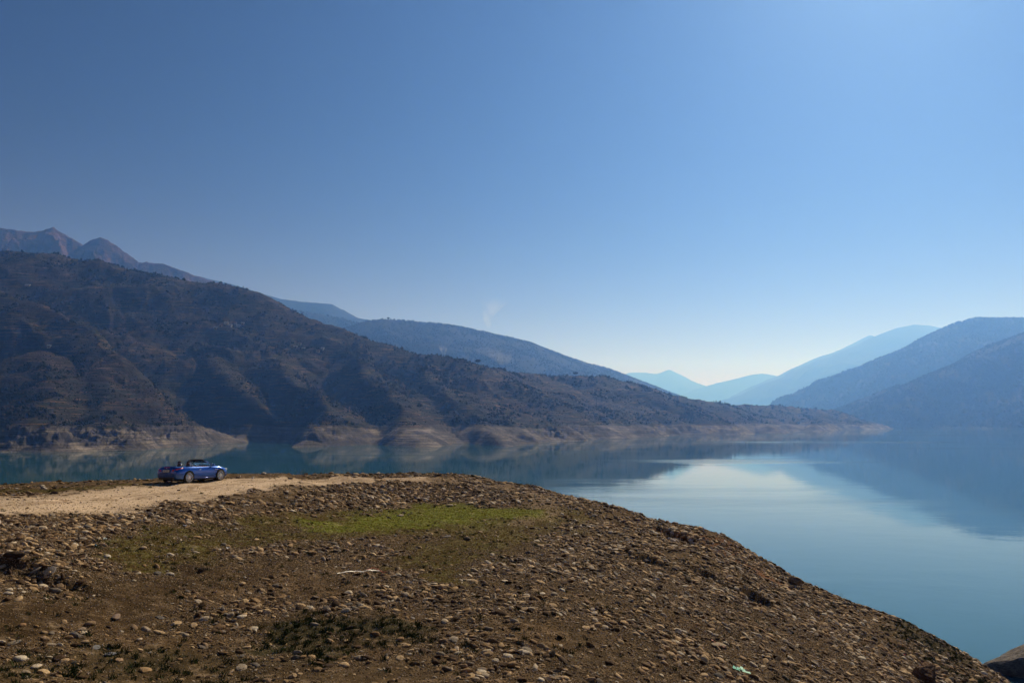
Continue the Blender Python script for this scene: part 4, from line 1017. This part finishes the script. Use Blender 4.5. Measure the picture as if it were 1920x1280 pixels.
# doors: seam, handle, mirror, belt strip, fin
for s in (-1, 1):
    def side(x_, z_):      # half width of the body at a point, from the station table
        xs_ = [q[0] for q in ST]; k = max(0, min(len(ST) - 2, np.searchsorted(xs_, x_) - 1)); f = (x_ - xs_[k]) / (xs_[k + 1] - xs_[k])
        q = [ST[k][i] + (ST[k + 1][i] - ST[k][i]) * f for i in range(8)]
        ys = [q[7], q[7] + .012, q[4] * .992, q[4], q[3] + (q[4] - q[3]) * .72, q[3]]; zs_ = [q[6], q[6] + .07, q[5] - (q[5] - q[6]) * .45, q[5], q[2] - (q[2] - q[5]) * .42, q[2]]
        return float(np.interp(z_, zs_, ys))
    dr = bpy.data.objects.new('door', None); col.objects.link(dr); dr.parent = car
    bm = bmesh.new(); tube(bm, [(x_, s * (side(x_, z_) - .001), z_) for x_, z_ in [(-.62, .89), (-.66, .70), (-.60, .50), (-.50, .33), (.62, .31), (.70, .50), (.68, .75), (.66, .88)]], .006, 5); bmobj('door_seam', bm, DRK, dr)
    bm = bmesh.new(); tube(bm, [(-.50, s * (side(-.5, .74) + .018), .742), (-.32, s * (side(-.32, .74) + .022), .745)], .016, 8); bmobj('door_handle', bm, CHR, dr, smooth=True)
    bm = bmesh.new(); tube(bm, [(x_, s * .805, z_) for x_, z_ in [(-.95, .945), (-.5, .93), (0, .916), (.5, .912), (.78, .92)]], .012, 6); bmobj('belt_strip', bm, CHR, dr)
    bm = bmesh.new(); bmesh.ops.create_icosphere(bm, subdivisions=2, radius=1)
    for v in bm.verts: v.co = Vector((.58 + v.co.x * .075, s * (.93 + v.co.y * .12 / 1), .965 + v.co.z * .075))
    mr = bmobj('side_mirror', bm, PAINT, dr, smooth=True); bm = bmesh.new(); tube(bm, [(.60, s * .78, .90), (.59, s * .86, .94)], .022, 6); bmobj('mirror_arm', bm, BLACK, mr)
    bm = bmesh.new(); yv = side(.88, .68); bbox(bm, .76, 1.0, s * yv - .004, s * (yv + .010), .655, .715); fv = bmobj('side_vent', bm, BLACK, car); bm = bmesh.new(); tube(bm, [(.76, s * (yv + .016), .70), (.99, s * (yv + .016), .705)], .011, 6); bmobj('vent_fin', bm, CHR, fv)
    bm = bmesh.new(); tube(bm, [(-.78, s * .862, .245), (.82, s * .862, .245)], .018, 8); bmobj('sill_trim', bm, carmat('sill', (.10, .12, .35), Metallic=.6, Roughness=.2), car, smooth=True)
    # tail light wrapping round the corner, headlight
    bm = bmesh.new(); L_ = [(-2.035, .42), (-2.02, .55), (-1.99, .68), (-1.93, .77), (-1.82, .845), (-1.66, .885)]
    up = [bm.verts.new((x_ - .004, s * (y_ + .012), .80 + .022 * i)) for i, (x_, y_) in enumerate(L_)]; lo = [bm.verts.new((x_ - .018, s * (y_ + .020), .715 + .030 * i)) for i, (x_, y_) in enumerate(L_)]
    for k in range(len(L_) - 1): bm.faces.new([up[k], up[k + 1], lo[k + 1], lo[k]])
    bmesh.ops.recalc_face_normals(bm, faces=bm.faces); tl = bmobj('tail_light', bm, REDL, car, smooth=True); m = tl.modifiers.new('t', 'SOLIDIFY'); m.thickness = .03; m.offset = 0
    bm = bmesh.new(); bmesh.ops.create_icosphere(bm, subdivisions=2, radius=1)
    for v in bm.verts: v.co = Vector((1.80 + v.co.x * .16 - v.co.y * 0, s * (.665 + v.co.y * .10), .675 + v.co.z * .06))
    bmobj('headlight', bm, HL, car, smooth=True)
    bm = bmesh.new(); bmesh.ops.create_cone(bm, cap_ends=True, segments=16, radius1=.045, radius2=.045, depth=.10, matrix=Matrix.Translation((-2.02, s * .50, .285)) @ Matrix.Rotation(math.pi / 2, 4, 'Y')); bmobj('exhaust_pipe', bm, CHR, car)
# rear: spoiler, plate recess, plate with strokes, star, bumper
bm = bmesh.new(); tube(bm, [(-1.97, -.62, .985), (-2.02, -.3, 1.0), (-2.03, 0, 1.003), (-2.02, .3, 1.0), (-1.97, .62, .985)], .017, 8); bmobj('boot_lip', bm, PAINT, car, smooth=True)
bm = bmesh.new(); bbox(bm, -2.045, -2.02, -.22, .22, .935, .955); bmobj('brake_light', bm, REDL, car)
bm = bmesh.new(); bbox(bm, -2.088, -2.03, -.29, .29, .66, .815); pr_ = bmobj('plate_recess', bm, BLACK, car, bevel=.01)
bm = bmesh.new(); bbox(bm, -2.10, -2.089, -.25, .25, .685, .795); np_ = bmobj('number_plate', bm, PLT, car)
bm = bmesh.new(); yy = .20
for ch in range(9):
    wv = .026; bbox(bm, -2.1035, -2.1005, yy - wv, yy, .713, .768) if ch % 3 else (bbox(bm, -2.1035, -2.1005, yy - .009, yy, .713, .768), bbox(bm, -2.1035, -2.1005, yy - wv, yy, .735, .745)); yy -= .046
bmobj('plate_characters', bm, BLACK, np_)
bm = bmesh.new(); ring = [(-2.055, .045 * math.cos(a), .885 + .045 * math.sin(a)) for a in [k * math.tau / 16 for k in range(17)]]; tube(bm, ring, .005, 5)
for k in range(3):
    a = math.pi / 2 + k * math.tau / 3; tube(bm, [(-2.055, 0, .885), (-2.055, .043 * math.cos(a), .885 + .043 * math.sin(a))], .006, 5)
bmobj('star_badge', bm, CHR, car)
bm = bmesh.new(); bbox(bm, -2.095, -1.98, -.60, .60, .27, .40); bmobj('rear_diffuser', bm, BLACK, car, bevel=.03)
bm = bmesh.new(); bbox(bm, -1.75, 1.75, -.62, .62, .15, .24); bmobj('underbody', bm, DRK, car)
bm = bmesh.new(); bbox(bm, 1.98, 2.085, -.36, .36, .42, .56); bmobj('grille', bm, BLACK, car, bevel=.03)
# a seam across bonnet and boot lid
bm = bmesh.new(); tube(bm, [(-1.06, -.78, .965), (-1.12, -.4, .988), (-1.13, 0, .990), (-1.12, .4, .988), (-1.06, .78, .965)], .006, 5); bmobj('boot_seam', bm, DRK, car)
bm = bmesh.new(); tube(bm, [(1.00, -.70, .925), (1.04, -.3, .958), (1.05, 0, .960), (1.04, .3, .958), (1.00, .70, .925)], .006, 5); bmobj('bonnet_seam', bm, DRK, car)
# put it on the track, wheels on the ground
HEAD = math.radians(65)
cr_ = at(353, 903, 47.0); hv = np.array([math.cos(HEAD), math.sin(HEAD)]); side_v = np.array([math.sin(HEAD), -math.cos(HEAD)])     # towards the car's right
ctr = cr_[:2] + hv * 1.20 - side_v * .80
CO = np.array([ctr + hv * a + np.array([-side_v[0], -side_v[1]]) * (-b) for a, b in ((-1.2, .8), (-1.2, -.8), (1.23, .8), (1.23, -.8))])
hz = ground_h(CO[:, 0], CO[:, 1])
print('car wheels', hz)
A3 = np.c_[CO, np.ones(4)]; pln = np.linalg.lstsq(A3, hz, rcond=None)[0]
nrm = Vector((-pln[0], -pln[1], 1)).normalized(); fwd = Vector((hv[0], hv[1], 0)); fwd = (fwd - nrm * fwd.dot(nrm)).normalized(); lft = nrm.cross(fwd)
zc = pln[0] * ctr[0] + pln[1] * ctr[1] + pln[2]
M_ = Matrix((fwd, lft, nrm)).transposed().to_4x4(); M_.translation = Vector((ctr[0], ctr[1], zc + .0)); car.matrix_world = M_
